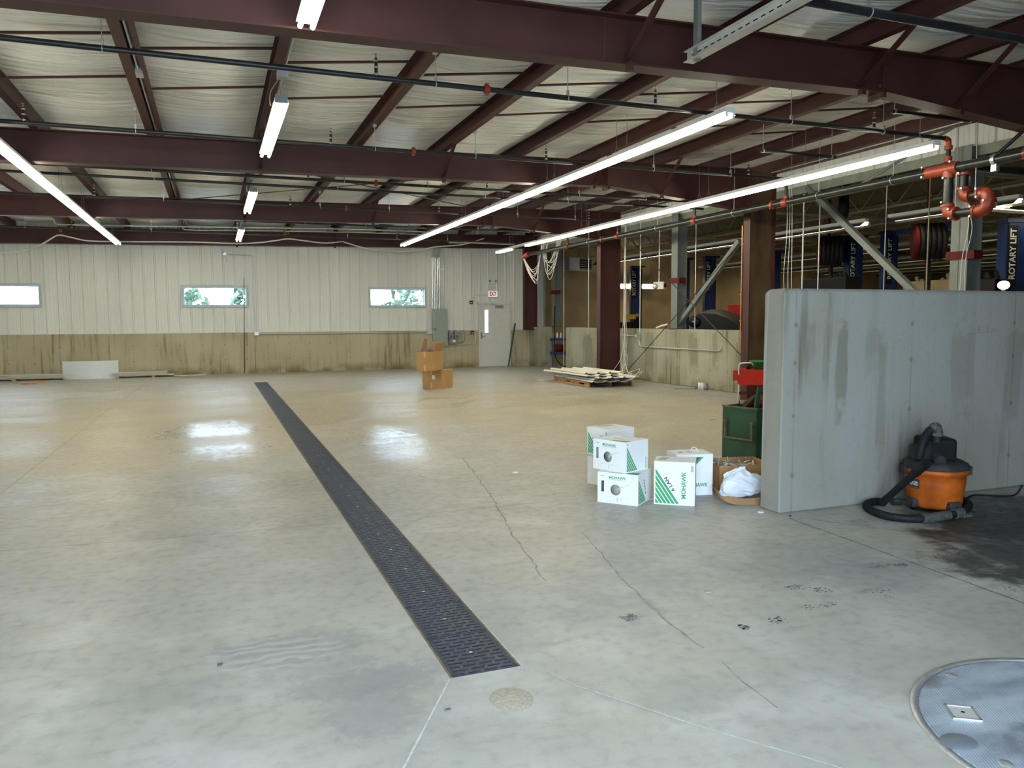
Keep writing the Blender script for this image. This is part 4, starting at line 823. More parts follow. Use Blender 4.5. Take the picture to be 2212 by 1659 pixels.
E_ = empty('outlet_box', (XR, at(1383, 732, 'x', XR).y, 1.12), 0, 'small steel outlet box on the low concrete wall with a long conduit to the right', 'electrical box'); m = MB(); m.box(-.07, 0, -.07, .07, -.06, .07); m.build('case', 'galv', E_)
yy = E_.location.y; m = MB(); m.tube([(-.03, .0, -.05)]+bez([(-.03, .0, -.12), (-.03, -.03, -.22), (-.03, -.12, -.26)], 4)+[(-.03, -3.3, -.26)]+bez([(-.03, -3.3, -.26), (-.03, -3.42, -.22), (-.03, -3.45, -.12)], 4), .014, 8); m.build('conduit', 'galvp', E_)
m = MB(); m.cyl((-.03, .07, 0), (-.03, 1.6, .02), .012, 8); m.box(-.05, 0, .09, .16, -.03, .05); m.build('side_conduit', 'cable', E_)
# grey posts and braces of the older shop
def post(y, x, lab, d=.26):
    E_ = empty('grey_post', (x, y, 1.31), 0, lab, 'post'); h = 2.7; m = MB(); m.box(0, d, -.004, .004, 0, h); m.box(0, .012, -d/2, d/2, 0, h); m.box(d-.012, d, -d/2, d/2, 0, h); m.build('wide_flange', 'greyp', E_)
    m = MB(); m.box(-.03, d+.03, -d/2-.02, d/2+.02, 0, .02); m.build('base_plate', 'iron2', E_); m = MB(); m.box(-.012, d*.6, -d*.9, d*.75, 1.08, 1.2); m.build('red_cleat', 'redd', E_)
post(15.85, 10.17, 'grey steel post standing on the low wall between the two red columns')
post(8.35, 10.17, 'grey steel post rising behind the partition beside the red pipe fittings', .28)
post(23.6, 10.5, 'grey steel post at the far corner beside the dark red corner column')
for (a, b, lab) in (((1598, 520), (1463, 706), 'diagonal grey steel brace left of the worn column, leaning down to the left'), ((1745, 405), (1985, 640), 'diagonal grey steel brace right of the worn column, leaning down to the right')):
    A = at(*a, 'x', 10.32); B = at(*b, 'x', 10.32); m = MB(); m.bar(A, B, .10, .10); tag(m.build('diagonal_brace', 'greyp'), lab, 'brace')
# ------------------------------------------------------------------ floor clutter near the low wall
E_ = empty('pallet', (0, 0, 0), 0, 'wooden pallet on the floor beneath the ivory roof sheets', 'pallet')
pa, pb, pc = Vector((8.03, 16.03, 0)), fl(1185, 815), fl(1363, 833)
o = fl(1272, 836); e1 = (fl(1186, 821)-o).normalized(); e2 = Vector((-e1.y, e1.x, 0)); e2 = e2 if e2.dot(fl(1363, 833)-o) > 0 else -e2
L1, L2 = 2.0, 1.15; E_.location = o; E_.rotation_euler = (0, 0, math.atan2(e1.y, e1.x))
sg = 1 if Vector((-e1.y, e1.x, 0)).dot(e2) > 0 else -1
m = MB()
for k in range(3):
    y = sg*L2*k/2*.96; m.box(0, L1, min(y, y+sg*.04), max(y, y+sg*.04), 0, .035); m.box(0, L1, min(y, y+sg*.04), max(y, y+sg*.04), .075, .11)
    for x in (0, .55, .8, 1.25, 1.5, L1-.25): m.box(x, x+.22, min(y, y+sg*.04), max(y, y+sg*.04), .03, .08)
m.build('stringer', 'wood', E_)
m = MB()
for k in range(9): x = k*(L1-.1)/8; m.box(x, x+.1, min(0, sg*L2), max(0, sg*L2), .11, .125)
m.build('deck_board', 'wood', E_)
def sheet(w, l, x, y, z, rz, lab, mat='panel', up=0):
    E2 = empty('roof_sheet', (o.x+e1.x*x+e2.x*y, o.y+e1.y*x+e2.y*y, z), math.atan2(e1.y, e1.x)+rz, lab, 'roof sheet', 'ivory ribbed roof sheets on the pallet')
    P = []; n = int(w/.305)+1
    for k in range(n):
        for du, dz in ((0, 0), (.03, .032), (.06, .032), (.09, 0), (.2, .0)): 
            u = k*.305+du
            if u <= w: P.append((u, dz))
    m = MB(); m.grid([[(xx, sg*u, dz) for u, dz in P] for xx in (0, l)], False); m.grid([[(xx, sg*u, dz-.006) for u, dz in P] for xx in (l, 0)], False)
    for xx in (0, l): m.grid([[(xx, sg*u, dz), (xx, sg*u, dz-.006)] for u, dz in P], False)
    m.build('ribbed_sheet', mat, E2)
sheet(1.1, 2.2, -.28, -.05, .130, -.03, 'lowest ribbed roof sheet in the pile, its end drooping nearest the camera', 'panel')
sheet(1.0, 2.2, -.2, .02, .172, .02, 'bluish edged ribbed sheet in the middle of the pile', 'panelb')
sheet(1.1, 2.1, -.30, .10, .214, -.02, 'third ribbed roof sheet, sticking out at the right of the pile')
sheet(1.0, 2.3, -.10, -.1, .256, .04, 'fourth ribbed roof sheet, just under the top one')
sheet(.95, 2.0, .12, -.04, .298, .0, 'topmost ivory ribbed roof sheet on the pallet')
m = MB(); m.bar(fl(1160, 822)+Vector((0, 0, .01)), fl(1195, 821)+Vector((0, 0, .01)), .03, .02); tag(m.build('lath', 'panel'), 'pale lath lying on the floor left of the pallet', 'lath')
for k, (x, y) in enumerate(((1509, 840), (1518, 842), (1524, 842.5), (1534, 842))):
    p = Vector((9.99, (14.62, 14.50, 14.39, 14.26)[k], 0)); m = MB(); m.lathe([(.0, 0), (.04, 0), (.04, .15), (.036, .15), (.036, .02), (0, .02)], (p.x, p.y, 0), 16)
    tag(m.build('concrete_test_cylinder', 'greyd' if k in (0, 3) else 'plastic'), ('dark test cylinder, leftmost of the four by the low wall', 'pale test cylinder next to the leftmost by the low wall', 'pale test cylinder, third from left by the low wall', 'dark test cylinder, rightmost of the four by the low wall')[k], 'cylinder', 'test cylinders by the low wall')
m = MB(); m.bar(fl(1456, 840)+Vector((0, 0, .008)), fl(1503, 841)+Vector((0, 0, .008)), .05, .012); tag(m.build('grey_batten', 'greyd'), 'thin grey batten on the floor left of the test cylinders', 'batten')
for (x, y, r_, mat, nm, lab) in ((1113, 1021, .035, 'white', 'paper_scrap', 'small white paper scrap on the floor right of the drain'), (1530, 1279, .024, 'sand', 'broken_chip', 'small yellowish chip on the floor in front of the white boxes'), (474, 1437, .02, 'stain', 'dirt_clump', 'small dark dirt clump on the floor left of the drain'),
        (1645, 1107, .03, 'white', 'paper_scrap', 'white paper scrap at the foot of the partition end'), (1540, 906, .05, 'pale', 'plastic_tie', 'pale blue plastic strip on the floor beyond the white boxes'), (1362, 1333, .022, 'stain', 'dry_leaf', 'dark dry leaf on the floor below the white boxes'), (968, 1534, .015, 'stain', 'pebble', 'tiny dark pebble left of the sandy floor plug'),
        (1707, 1115, .012, 'blackm', 'rubber_plug', 'small black plug in the floor by the partition corner'), (1430, 960+65, .0, 'stain', '', '')):
    if not nm: continue
    p = fl(x, y); m = MB(); n = 9; pts_ = [(p.x+math.cos(k*6.283/n)*r_*random.uniform(.5, 1.2), p.y+math.sin(k*6.283/n)*r_*random.uniform(.4, 1)) for k in range(n)]
    m.prism(pts_, .0005, .004+r_*.1); tag(m.build(nm, mat), lab, nm.replace('_', ' '))
# ------------------------------------------------------------------ white cable boxes
def cable_box(org, ang, label, z=0, kind='flat', mat='carton', vertical=False, front='end', side='stripes', topp=True, wd=.36, dp=.36, ht=.262):
    """local: x right along the front face, y back, z up"""
    E_ = empty('cable_box', (org[0], org[1], z), ang, label, 'cable box', 'white boxes of network cable')
    if vertical: wd, dp, ht = .335, .255, .365
    m = MB()
    if front == 'end':                          # front panel with a round spool opening and a hand slot
        n = 24; cxn, czn, rn = wd*.45, ht*.45, .046
        circ = [(cxn+rn*math.cos(2*math.pi*k/n), czn+rn*math.sin(2*math.pi*k/n)) for k in range(n)]
        sq = []
        for k in range(n):
            a = 2*math.pi*k/n; ca, sa = math.cos(a), math.sin(a); s = .062/max(abs(ca), abs(sa)); sq.append((cxn+s*ca, czn+s*sa))
        for k in range(n):
            j = (k+1) % n; m.add([(circ[k][0], 0, circ[k][1]), (sq[k][0], 0, sq[k][1]), (sq[j][0], 0, sq[j][1]), (circ[j][0], 0, circ[j][1])], [(0, 1, 2, 3)])
            m.add([(circ[k][0], 0, circ[k][1]), (circ[j][0], 0, circ[j][1]), (circ[j][0], .004, circ[j][1]), (circ[k][0], .004, circ[k][1])], [(0, 1, 2, 3)])
        hx0, hx1, hz0, hz1 = .035, .06, ht*.36, ht*.72; ax0, ax1, az0, az1 = cxn-.062, cxn+.062, czn-.062, czn+.062
        xs_ = sorted([0, hx0, hx1, ax0, ax1, wd]); zs_ = sorted(set([0, hz0, hz1, az0, az1, ht]))
        for a, b in zip(xs_, xs_[1:]):
            for c_, d in zip(zs_, zs_[1:]):
                mx_, mz_ = (a+b)/2, (c_+d)/2
                if hx0 < mx_ < hx1 and hz0 < mz_ < hz1: continue
                if ax0 < mx_ < ax1 and az0 < mz_ < az1: continue
                m.add([(a, 0, c_), (b, 0, c_), (b, 0, d), (a, 0, d)], [(0, 1, 2, 3)])
    else: m.add([(0, 0, 0), (wd, 0, 0), (wd, 0, ht), (0, 0, ht)], [(0, 1, 2, 3)])
    m.add([(0, dp, 0), (wd, dp, 0), (wd, dp, ht), (0, dp, ht)], [(3, 2, 1, 0)]); m.add([(0, 0, 0), (0, dp, 0), (0, dp, ht), (0, 0, ht)], [(3, 2, 1, 0)]); m.add([(wd, 0, 0), (wd, dp, 0), (wd, dp, ht), (wd, 0, ht)], [(0, 1, 2, 3)])
    m.add([(0, 0, 0), (wd, 0, 0), (wd, dp, 0), (0, dp, 0)], [(3, 2, 1, 0)]); m.add([(0, 0, ht), (wd, 0, ht), (wd, dp, ht), (0, dp, ht)], [(0, 1, 2, 3)])
    m.build('carton', mat, E_)
    e = .0008
    def quadface(org_, u, v, polys, name='printed_stripes', mt='gprint'):
        m = MB(); u = Vector(u); v = Vector(v); n = u.cross(v)
        for pl in polys: m.add([Vector(org_)+u*a+v*b+n*e for a, b in pl], [tuple(range(len(pl)))])
        return m.build(name, mt, E_)
    def stripes(W_, H_):                        # diagonal stripes filling the lower left triangle
        out = []; n = 6; B = W_*.60; T_ = H_*.82; g_ = .012
        for k in range(n):
            a0 = (k+.12)/n; a1 = (k+.86)/n
            out.append([(g_+B*a0, g_), (g_+B*a1, g_), (g_, g_+T_*a1), (g_, g_+T_*a0)])
        return out
    if front == 'end':
        lettering('MOHAWK', 'gprint', (wd*.29, 0, ht*.80), (1, 0, 0), (0, 0, 1), .024, E_, wd*.42, .03)
        quadface((0, 0, 0), (1, 0, 0), (0, 0, 1), [[(wd*.29, ht*.775), (wd*.69, ht*.775), (wd*.69, ht*.783), (wd*.29, ht*.783)]], 'underline')
        ls = []
        for a in (.24, .33, .4, .58, .60, .75): ls.append([(wd*a, ht*.05), (wd*a+.001, ht*.05), (wd*a+.001, ht*.22), (wd*a, ht*.22)])
        ls += [[(wd*.24, ht*q), (wd*.75, ht*q), (wd*.75, ht*q+.001), (wd*.24, ht*q+.001)] for q in (.05, .22)]+[[(wd*.485, ht*.07), (wd*.505, ht*.07), (wd*.505, ht*.20), (wd*.485, ht*.20)]]
        quadface((0, 0, 0), (1, 0, 0), (0, 0, 1), ls, 'printed_table', 'gyprint')
        quadface((0, 0, 0), (1, 0, 0), (0, 0, 1), [[(.028+k*.014, ht*.87), (.034+k*.014, ht*.87), (.034+k*.014, ht*.89), (.028+k*.014, ht*.89)] for k in range(3)], 'printed_marks', 'kprint')
        m = MB(); m.lathe([(0, 0), (.13, 0), (.13, .20), (0, .20)], (wd/2, .145, .02), 24); m.build('cable_coil', 'galvp', E_)
        m = MB(); m.tube(bez([(wd*.42, .05, ht*.4), (wd*.47, -.004, ht*.47), (wd*.60, -.006, ht*.56), (wd*.78, -.004, ht*.66)], 5), .003, 6); m.build('cable_end', 'cable', E_)
    if front == 'big':
        quadface((0, 0, 0), (1, 0, 0), (0, 0, 1), stripes(wd, ht))
        lettering('MOHAWK', 'gprint', (wd*.785, 0, ht*.16), (0, 0, 1), (-1, 0, 0), .038, E_, ht*.62, .03)
        lettering('6 LAN', 'kprint', (wd*.52, 0, ht*.345), (-.52, 0, .85), (-.85, 0, -.52), .030, E_, ht*.36, .02).matrix_basis = Matrix.Identity(4)
        quadface((0, 0, 0), (1, 0, 0), (0, 0, 1), [[(wd*.90, ht*.78), (wd*.905+.02, ht*.78), (wd*.905+.02, ht*.92), (wd*.90, ht*.92)]], 'printed_table', 'gyprint')
        quadface((0, 0, ht), (1, 0, 0), (0, 1, 0), [[(wd*(.06+.07*k), dp*.25), (wd*(.10+.07*k), dp*.25), (wd*(.20+.07*k), dp*.8), (wd*(.16+.07*k), dp*.8)] for k in range(3)], 'printed_stripes')
        quadface((0, 0, ht), (1, 0, 0), (0, 1, 0), [[(wd*.3, dp*.3), (wd*.8, dp*.3), (wd*.8, dp*.33), (wd*.3, dp*.33)], [(wd*.4, dp*.6), (wd*.7, dp*.6), (wd*.7, dp*.64), (wd*.4, dp*.64)]], 'printed_marks', 'gyprint')
    if side == 'stripes':
        quadface((wd, 0, 0), (0, 1, 0), (0, 0, 1), stripes(dp*.8, ht))
        lettering('MOHAWK', 'gprint', (wd, dp*.93, ht*.07), (0, 0, 1), (0, -1, 0), .018, E_, ht*.36, .012)
        quadface((wd, 0, 0), (0, 1, 0), (0, 0, 1), [[(dp*.06, ht*.90), (dp*.09, ht*.90), (dp*.09, ht*.94), (dp*.06, ht*.94)]], 'printed_marks', 'kprint')
    if side == 'lan':
        quadface((wd, 0, 0), (0, 1, 0), (0, 0, 1), stripes(dp*.9, ht)); lettering('6 LAN', 'kprint', (wd, dp*.62, ht*.28), (0, -.35, .94), (0, -.94, -.35), .026, E_, ht*.52, .012)
    if topp and front == 'end':
        quadface((0, 0, ht), (1, 0, 0), (0, 1, 0), [[(wd*.1, dp*.02), (wd*.98, dp*.02), (wd*.98, dp*.30), (wd*.45, dp*.05)]], 'printed_stripes'); lettering('6 LAN', 'kprint', (wd*.35, dp*.38, ht), (1, 0, 0), (0, 1, 0), .03, E_, .11, .01)
        lettering('MOHAWK', 'kprint', (wd*.3, dp*.85, ht), (1, 0, 0), (0, 1, 0), .018, E_, .2, .01)
    return E_
A0, A1 = Vector((3.01, 5.839)), Vector((3.243, 5.562))
cable_box(A0, math.atan2(-.277, .233), 'white cable box on the floor with a round hole, lower front of the left stack', side='lan', wd=.362, dp=.33)
aB = R(-68); eB = Vector((3.176, 5.648))
cable_box(eB-Vector((math.cos(aB), math.sin(aB)))*.36, aB, 'white cable box with a round hole, on top of the lower front box', z=.264, side='stripes', wd=.36, dp=.30)
aE = R(-72); cable_box((3.272, 6.556), aE, 'cream cable box on the floor behind the left front stack', mat='cartonc', front='plain', side='none', topp=False, wd=.33, dp=.33)
aF = R(-76); eF = Vector((3.387, 6.374)); cF = eF-Vector((math.cos(aF), math.sin(aF)))*.29
bF = cable_box(cF, aF, 'white striped cable box on top at the rear of the left stack', z=.264, front='big', side='none', wd=.29, dp=.34, ht=.262)
cable_box((3.411, 5.589), math.atan2(-.196, .265), 'white cable box standing on end with bold green stripes, right of the stack', vertical=True, front='big', side='none')
aD = math.atan2(-.031, .13); lD = Vector((4.072, 5.694))-Vector((math.cos(aD), math.sin(aD)))*.335
bD = cable_box(lD, aD, 'white cable box standing behind the striped one, a loop of cable on its top', vertical=True, front='plain', side='none', topp=False)
lettering('MOHAWK', 'gprint', (.10, 0, .075), (1, 0, 0), (0, 0, 1), .034, bD, .19, .03)
m = MB()
for k in range(4): m.add([(.19+.02*k-.03*k, -.001, .34), (.25-.03*k, -.001, .34), (.18-.03*k, -.001, .27), (.15-.03*k, -.001, .27)], [(0, 1, 2, 3)])
m.build('printed_stripes', 'gprint', bD)
m = MB(); m.box(.06, .10, .12, .14, .3655, .3665); m.box(.14, .19, .12, .135, .3655, .3665); m.build('hand_slot', 'void', bD)
m = MB(); m.tube(bez([(.17, .12, .366), (.19, .13, .40), (.22, .12, .405), (.24, .10, .366)], 6), .004, 6); m.build('cable_end', 'cable', bD)
p1, p2_ = fl(1403, 1079), fl(1410, 1078)
m = MB(); m.tube(bez([(p1.x+.03, p1.y+.08, .14), (p1.x-.02, p1.y+.03, .07), (p1.x-.02, p1.y, .008), (p1.x+.05, p1.y, .006), (p1.x+.10, p1.y+.07, .03)], 6), .004, 6); tag(m.build('loose_cable', 'cable'), 'short loop of white cable on the floor between the cable boxes', 'cable')
# ------------------------------------------------------------------ open brown carton with plastic bag beside the partition
q0, q1 = fl(1546, 1078), fl(1612, 1100)
E_ = empty('open_carton', (4.02, 5.62, 0), R(-12), 'open brown cardboard carton full of scraps against the partition end', 'cardboard box')
m = MB(); m.box(.10, .62, .10, .106, 0, .25); m.box(.10, .62, .50, .506, 0, .25); m.box(.10, .106, .10, .5, 0, .25); m.box(.614, .62, .10, .5, 0, .25); m.box(.1, .62, .1, .5, .0, .01); m.build('carton', 'kraft', E_)
m = MB(); Pf = [fl(1534, 1062)+Vector((0, 0, .11)), fl(1552, 1083)+Vector((0, 0, .045)), fl(1580, 1091)+Vector((0, 0, .01)), fl(1610, 1092)+Vector((0, 0, .004)), fl(1642, 1091)+Vector((0, 0, .003))]
Pb = [at(1532, 1042, 'y', Pf[0].y), at(1552, 1060, 'y', Pf[1].y+.02), at(1585, 1073, 'y', Pf[2].y+.04), at(1612, 1077, 'y', Pf[3].y+.05), at(1642, 1074, 'y', Pf[4].y+.05)]
inv = (Matrix.Translation(E_.location) @ Matrix.Rotation(R(-12), 4, 'Z')).inverted()
a_ = [inv @ p for p in bez(Pf, 4)]; b_ = [inv @ p for p in bez(Pb, 4)]
m.grid([a_, b_]); m.grid([[p+Vector((0, .006, 0)) for p in b_], [p+Vector((0, .006, 0)) for p in a_]]); m.grid([b_, [p+Vector((0, .006, 0)) for p in b_]]); m.build('bent_flap', 'kraftd', E_)
m = MB()
for k in range(26):
    c = Vector((random.uniform(.14, .55), random.uniform(.14, .46), .2+random.uniform(0, .05))); d = Vector((rr(1), rr(1), rr(.4))).normalized()*random.uniform(.03, .06); m.bar(c-d, c+d, .012, .006)
m.build('scrap_wire', 'galv', E_)
m = MB(); m.box(.13, .58, .13, .48, .12, .2); m.build('scrap_layer', 'greyd', E_)
bc = at(1612, 1040, 'y', 5.32); m = MB(); n, k_ = 26, 16; VS = []
for j in range(k_+1):
    for i in range(n):
        th = math.pi*j/k_; ph = 2*math.pi*i/n; rad = 1+.10*math.sin(3*ph+2*th)+.07*math.sin(7*ph-3*th)+rr(.06)
        VS.append((bc.x+.05+.25*rad*math.sin(th)*math.cos(ph), bc.y+.08+.10*rad*math.sin(th)*math.sin(ph), max(.045, .145+.105*rad*math.cos(th)*(1.0-.3*math.cos(ph)))))
m.add(VS, [(j*n+i, (j+1)*n+i, (j+1)*n+(i+1) % n, j*n+(i+1) % n) for j in range(k_) for i in range(n)], False); tag(m.build('plastic_bag', 'bag'), 'crumpled white plastic bag slumped over the open brown carton', 'plastic bag')
# ------------------------------------------------------------------ green steel cabinet behind the partition end
gA = fl(1559, 1001); gd = (Vector((5.168, 6.49, 0))-gA).normalized(); ga = math.atan2(gd.y, gd.x)
E_ = empty('green_cabinet', (gA.x, gA.y, 0), ga, 'dark green steel chest with a drop handle behind the partition end', 'cabinet')
gw = .44; gh = .63
m = MB(); m.box(0, gw, 0, .55, 0, .02); m.box(0, gw, 0, .012, 0, gh); m.box(0, .012, 0, .55, 0, gh); m.box(gw-.012, gw, 0, .55, 0, gh); m.box(0, gw, .54, .55, 0, gh); m.build('body', 'green', E_, .003)
m = MB(); m.box(.02, gw-.02, .02, .53, gh-.14, gh-.13); m.build('tray', 'blackm', E_)
m = MB(); m.box(-.004, gw+.004, -.004, .012, gh-.012, gh+.004); m.build('rim', 'gframe', E_)
m = MB()
for x in (.03, gw-.07): m.box(x, x+.05, -.025, 0, gh*.74, gh*.77); m.box(x+.015, x+.035, -.03, 0, gh*.50, gh*.77)
m.box(.03, gw-.03, -.035, -.018, gh*.46, gh*.49); m.build('drop_handle', 'gframe', E_)
m = MB(); m.bar((.10, .1, gh-.1), (.42, .12, gh+.20), .03, .02); m.bar((.40, .02, gh-.05), (.42, .06, gh+.22), .03, .04); m.build('lid_stay', 'green', E_)
m = MB(); m.tube(bez([(.05, .3, gh-.04), (.18, .35, gh+.06), (.30, .3, gh+.02), (.40, .33, gh+.12)], 5), .05, 8, rad=None); m.build('red_rag', 'redd', E_)
# red cart
cA = at(1594, 797, 'y', 11.3); cB = fl(1597, 876)
CA = R(-40)
E_ = empty('red_cart', (cA.x, 11.3, 0), CA, 'bright red steel service cart with a chrome handle left of the partition', 'cart')
zt_, zb_ = cA.z, at(1594, 832, 'y', 11.3).z
m = MB(); m.box(0, .62, 0, .4, zb_+.02, zt_-.01); m.build('top_tray', 'red', E_, .006); m = MB(); m.box(.02, .6, -.012, 0, zb_+.01, zt_-.055); dr = m.build('drawer', 'red', E_, .003)
m = MB(); m.box(-.085, 0, .02, .18, zb_+.08, zt_-.03); m.build('side_bin', 'red', E_, .004)
for x, y in ((.015, .02), (.58, .02), (.015, .38), (.58, .38)): m = MB(); m.cyl((x, y, .06), (x, y, zt_), .012, 8); m.build('leg', 'galvp', E_)
for x, y in ((.015, .02), (.58, .02), (.015, .38), (.58, .38)): m = MB(); m.cyl((x-.012, y, .035), (x+.012, y, .035), .035, 12); m.build('caster', 'blackm', E_)
m = MB(); m.tube(bez([(.02, -.02, zt_-.1), (.02, -.02, zt_+.05), (.06, -.02, zt_+.10), (.22, -.02, zt_+.11), (.25, .0, zt_+.07)], 5), .014, 8); m.build('handle', 'galv', E_)
m = MB(); m.box(.02, .58, .02, .38, .22, .24); m.build('lower_shelf', 'redd', E_)
TC = Matrix.Translation((cA.x, 11.3, 0)) @ Matrix.Rotation(CA, 4, 'Z')
c = TC @ Vector((.38, .2, zt_-.008)); E2 = empty('green_bin', c, 0, 'small green plastic bin with ribbed sides on the red cart', 'bin')
m = MB(); m.lathe([(0, 0), (.11, 0), (.14, .13), (.18, .135), (.18, .15), (.13, .15), (.10, .02), (0, .02)], n=20, sx=1.2); m.build('tub', 'greenp', E2)
m = MB(); c = TC @ Vector((.17, .1, zt_-.008)); m.lathe([(0, 0), (.035, 0), (.035, .07), (.02, .09), (0, .09)], c, 14); tag(m.build('jar', 'blackm'), 'small dark jar on the red cart beside the green bin', 'jar')
# blue cart seen through the gap at the far end
bx = at(1192, 735, 'y', 23.3).x
E_ = empty('blue_cart', (bx, 23.3, 0), R(-15), 'small blue service cart behind the gap in the low wall', 'cart')
for nm, z in (('top_tray', .86), ('lower_shelf', .40)): m = MB(); m.box(0, .7, 0, .5, z, z+.09); m.build(nm, 'blue', E_)
for x, y in ((.02, .02), (.66, .02), (.02, .46), (.66, .46)): m = MB(); m.box(x, x+.03, y, y+.03, 0, .9); m.build('leg', 'blue', E_)
m = MB(); m.lathe([(0, 0), (.13, 0), (.15, .24), (0, .24)], (bx+.33, 23.42, .49), 18); tag(m.build('red_bucket', 'redd'), 'dark red bucket on the lower shelf of the blue cart', 'bucket')
for k, (x, mt) in enumerate(((10.80, 'yellow'), (10.92, 'white'), (11.05, 'white'))):
    m = MB(); m.lathe([(0, 0), (.035, 0), (.035, .11), (.015, .15), (.015, .17), (0, .17)], (bx+x-10.68, 23.4, .952), 12); tag(m.build('spray_bottle', mt), ('yellowish bottle, left of the three on the blue cart', 'white bottle, middle of the three on the blue cart', 'white bottle, right of the three on the blue cart')[k], 'bottle', 'bottles on the blue cart')
m = MB(); m.tube(bez([(bx, 23.05, 2.0), (bx-.02, 23.05, 1.0), (bx, 23.0, .35), (bx+.2, 22.9, .06), (bx+.5, 22.8, .03), (bx+.9, 22.8, .02)], 6), .018, 8); tag(m.build('air_hose', 'blackm'), 'black air hose hanging down and curving under the blue cart', 'hose')
# ------------------------------------------------------------------ shop vacuum
VX, VY = 5.44, 4.60
E_ = empty('shop_vacuum', (VX, VY, 0), R(-38), 'orange and black wet-dry shop vacuum beside the grey partition', 'vacuum cleaner')
m = MB(); m.lathe([(0, .03), (.19, .03), (.20, .05), (.212, .16), (.216, .165), (.222, .24), (.226, .30), (.242, .305), (.245, .33), (.24, .345), (0, .345)], n=48); m.build('drum', 'orange', E_)
m = MB(); m.lathe([(.247, .345), (.25, .352), (.235, .385), (.20, .405), (.12, .41), (0, .41)], n=48); m.build('lid', 'lid', E_)
for a in (0, 180): T = Matrix.Rotation(R(a+10), 4, 'Z'); m = MB(); m.box(.20, .262, -.06, .06, .29, .36, T); m.build('latch', 'lid', E_, .005)
for a in (30, 120, 210, 300): T = Matrix.Rotation(R(a), 4, 'Z'); m = MB(); m.box(.13, .24, -.055, .055, .028, .10, T); m.build('foot', 'lid', E_, .01)
for a in (30, 120, 210, 300):
    T = Matrix.Rotation(R(a), 4, 'Z') @ Matrix.Translation((.19, 0, .024)); m = MB(); m.add([T @ Vector((x*.012, .024*math.cos(q*math.pi/6), .024*math.sin(q*math.pi/6))) for x in (-1, 1) for q in range(12)], [tuple(range(12)), tuple(range(12, 24))[::-1]]+[(q, 12+q, 12+(q+1) % 12, (q+1) % 12) for q in range(12)]); m.build('caster', 'blackm', E_)
ER = math.atan2(VY, VX)
m = MB(); T = Matrix.Rotation(R(38), 4, 'Z') @ Matrix.Rotation(R(-25), 4, 'Z')
m.box(-.13, .11, -.13, .13, .40, .59, T); m.build('motor_head', 'blackm', E_, .03, 3)
m = MB(); m.box(-.20, -.10, -.13, .06, .40, .53, T); m.build('head_shroud', 'lid', E_, .03, 3)
m = MB(); m.box(-.09, -.05, -.128, -.118, .455, .465, T); m.build('power_switch', 'redtext', E_)
m = MB(); pr_ = [T @ Vector(p) for p in ((-.05, -.10, .44), (-.05, -.19, .42))]; m.cyl(pr_[0], pr_[1], .045, 18); m.build('hose_port', 'lid', E_)
m = MB(); c = T @ Vector((-.02, -.03, .55)); m.cyl(c, c+Vector((0, 0, .07)), .035, 16); m.build('exhaust_port', 'lid', E_)
lg = math.atan2(-VY+1.0, -VX)                    # badge faces the doorway, left of centre
def on_drum(ang, z, r_=.219): return Vector((math.cos(ang)*r_, math.sin(ang)*r_, z))
wang = R(38); th0 = R(-196)+wang
bd = MB()
P_ = [[on_drum(th0+k*.06, z, .224+(z-.24)*.02) for z in (.185, .262)] for k in range(9)]; bd.grid(P_); badge = bd.build('badge', 'kprint', E_)
# lettering follows the drum
cu = lettering('RIDGID', 'text', (0, 0, 0), (1, 0, 0), (0, 0, 1), .034, badge, .085, .02)
for v in cu.data.vertices:
    a = th0+.03+(v.co.x/.085)*.42; z = .21+v.co.z; q = on_drum(a, z, .226+(z-.24)*.02); v.co = q
m = MB(); m.grid([[on_drum(th0+.02+k*.055, z, .2255) for z in (.192, .197)] for k in range(9)]); m.build('orange_rule', 'orange', badge)
def corr(pts, r, n=14, rings=200):
    P = [Vector(p) for p in pts]; d = [0]
    for a, b in zip(P, P[1:]): d.append(d[-1]+(b-a).length)
    out = []; rad = []
    for i in range(rings+1):
        s = d[-1]*i/rings; j = max(k for k in range(len(d)) if d[k] <= s+1e-9); j = min(j, len(P)-2); t_ = (s-d[j])/max(1e-9, d[j+1]-d[j]); out.append(P[j].lerp(P[j+1], t_)); rad.append(r*(1+.07*(1 if i % 2 else -1)))
    m = MB(); m.tube(out, r, n, True, rad); return m
q = 372/2212
def V_(x, y, yy): return at(1840+x*q, 900+y*q, 'y', yy)
def VF(x, y, z=.0): p = at(1840+x*q, 900+y*q, 'z', z); return p
H_ = empty('vacuum_hose', (0, 0, 0), 0, 'black ribbed vacuum hose curled around the foot of the shop vacuum', 'hose')
pts_ = [V_(1090, 330, 4.42), V_(1095, 230, 4.42), V_(1085, 165, 4.42), V_(1020, 170, 4.45), V_(940, 270, 4.5), V_(890, 420, 4.52), V_(860, 560, 4.5)]
corr(bez(pts_, 6), .032, rings=70).build('upper_hose', 'hose', H_)
m = MB(); a_, b_ = V_(1085, 150, 4.42), V_(1100, 250, 4.42); m.tube(bez([V_(1035, 165, 4.43), V_(1080, 138, 4.42), V_(1100, 190, 4.42), V_(1098, 250, 4.42)], 5), .040, 12); m.build('tape_wrap', 'ducttape', H_)
hf = [VF(420, 1100, .035), VF(300, 1090, .035), VF(190, 1130, .033), VF(230, 1190, .033), VF(400, 1262, .033), VF(650, 1303, .033), VF(900, 1310, .033), VF(1200, 1270, .033), VF(1400, 1230, .033), VF(1500, 1140, .033), VF(1440, 1080, .033), VF(1370, 1060, .033)]
corr(bez(hf, 6), .030, rings=230).build('floor_hose', 'hose', H_)
hl = bez(hf, 6)
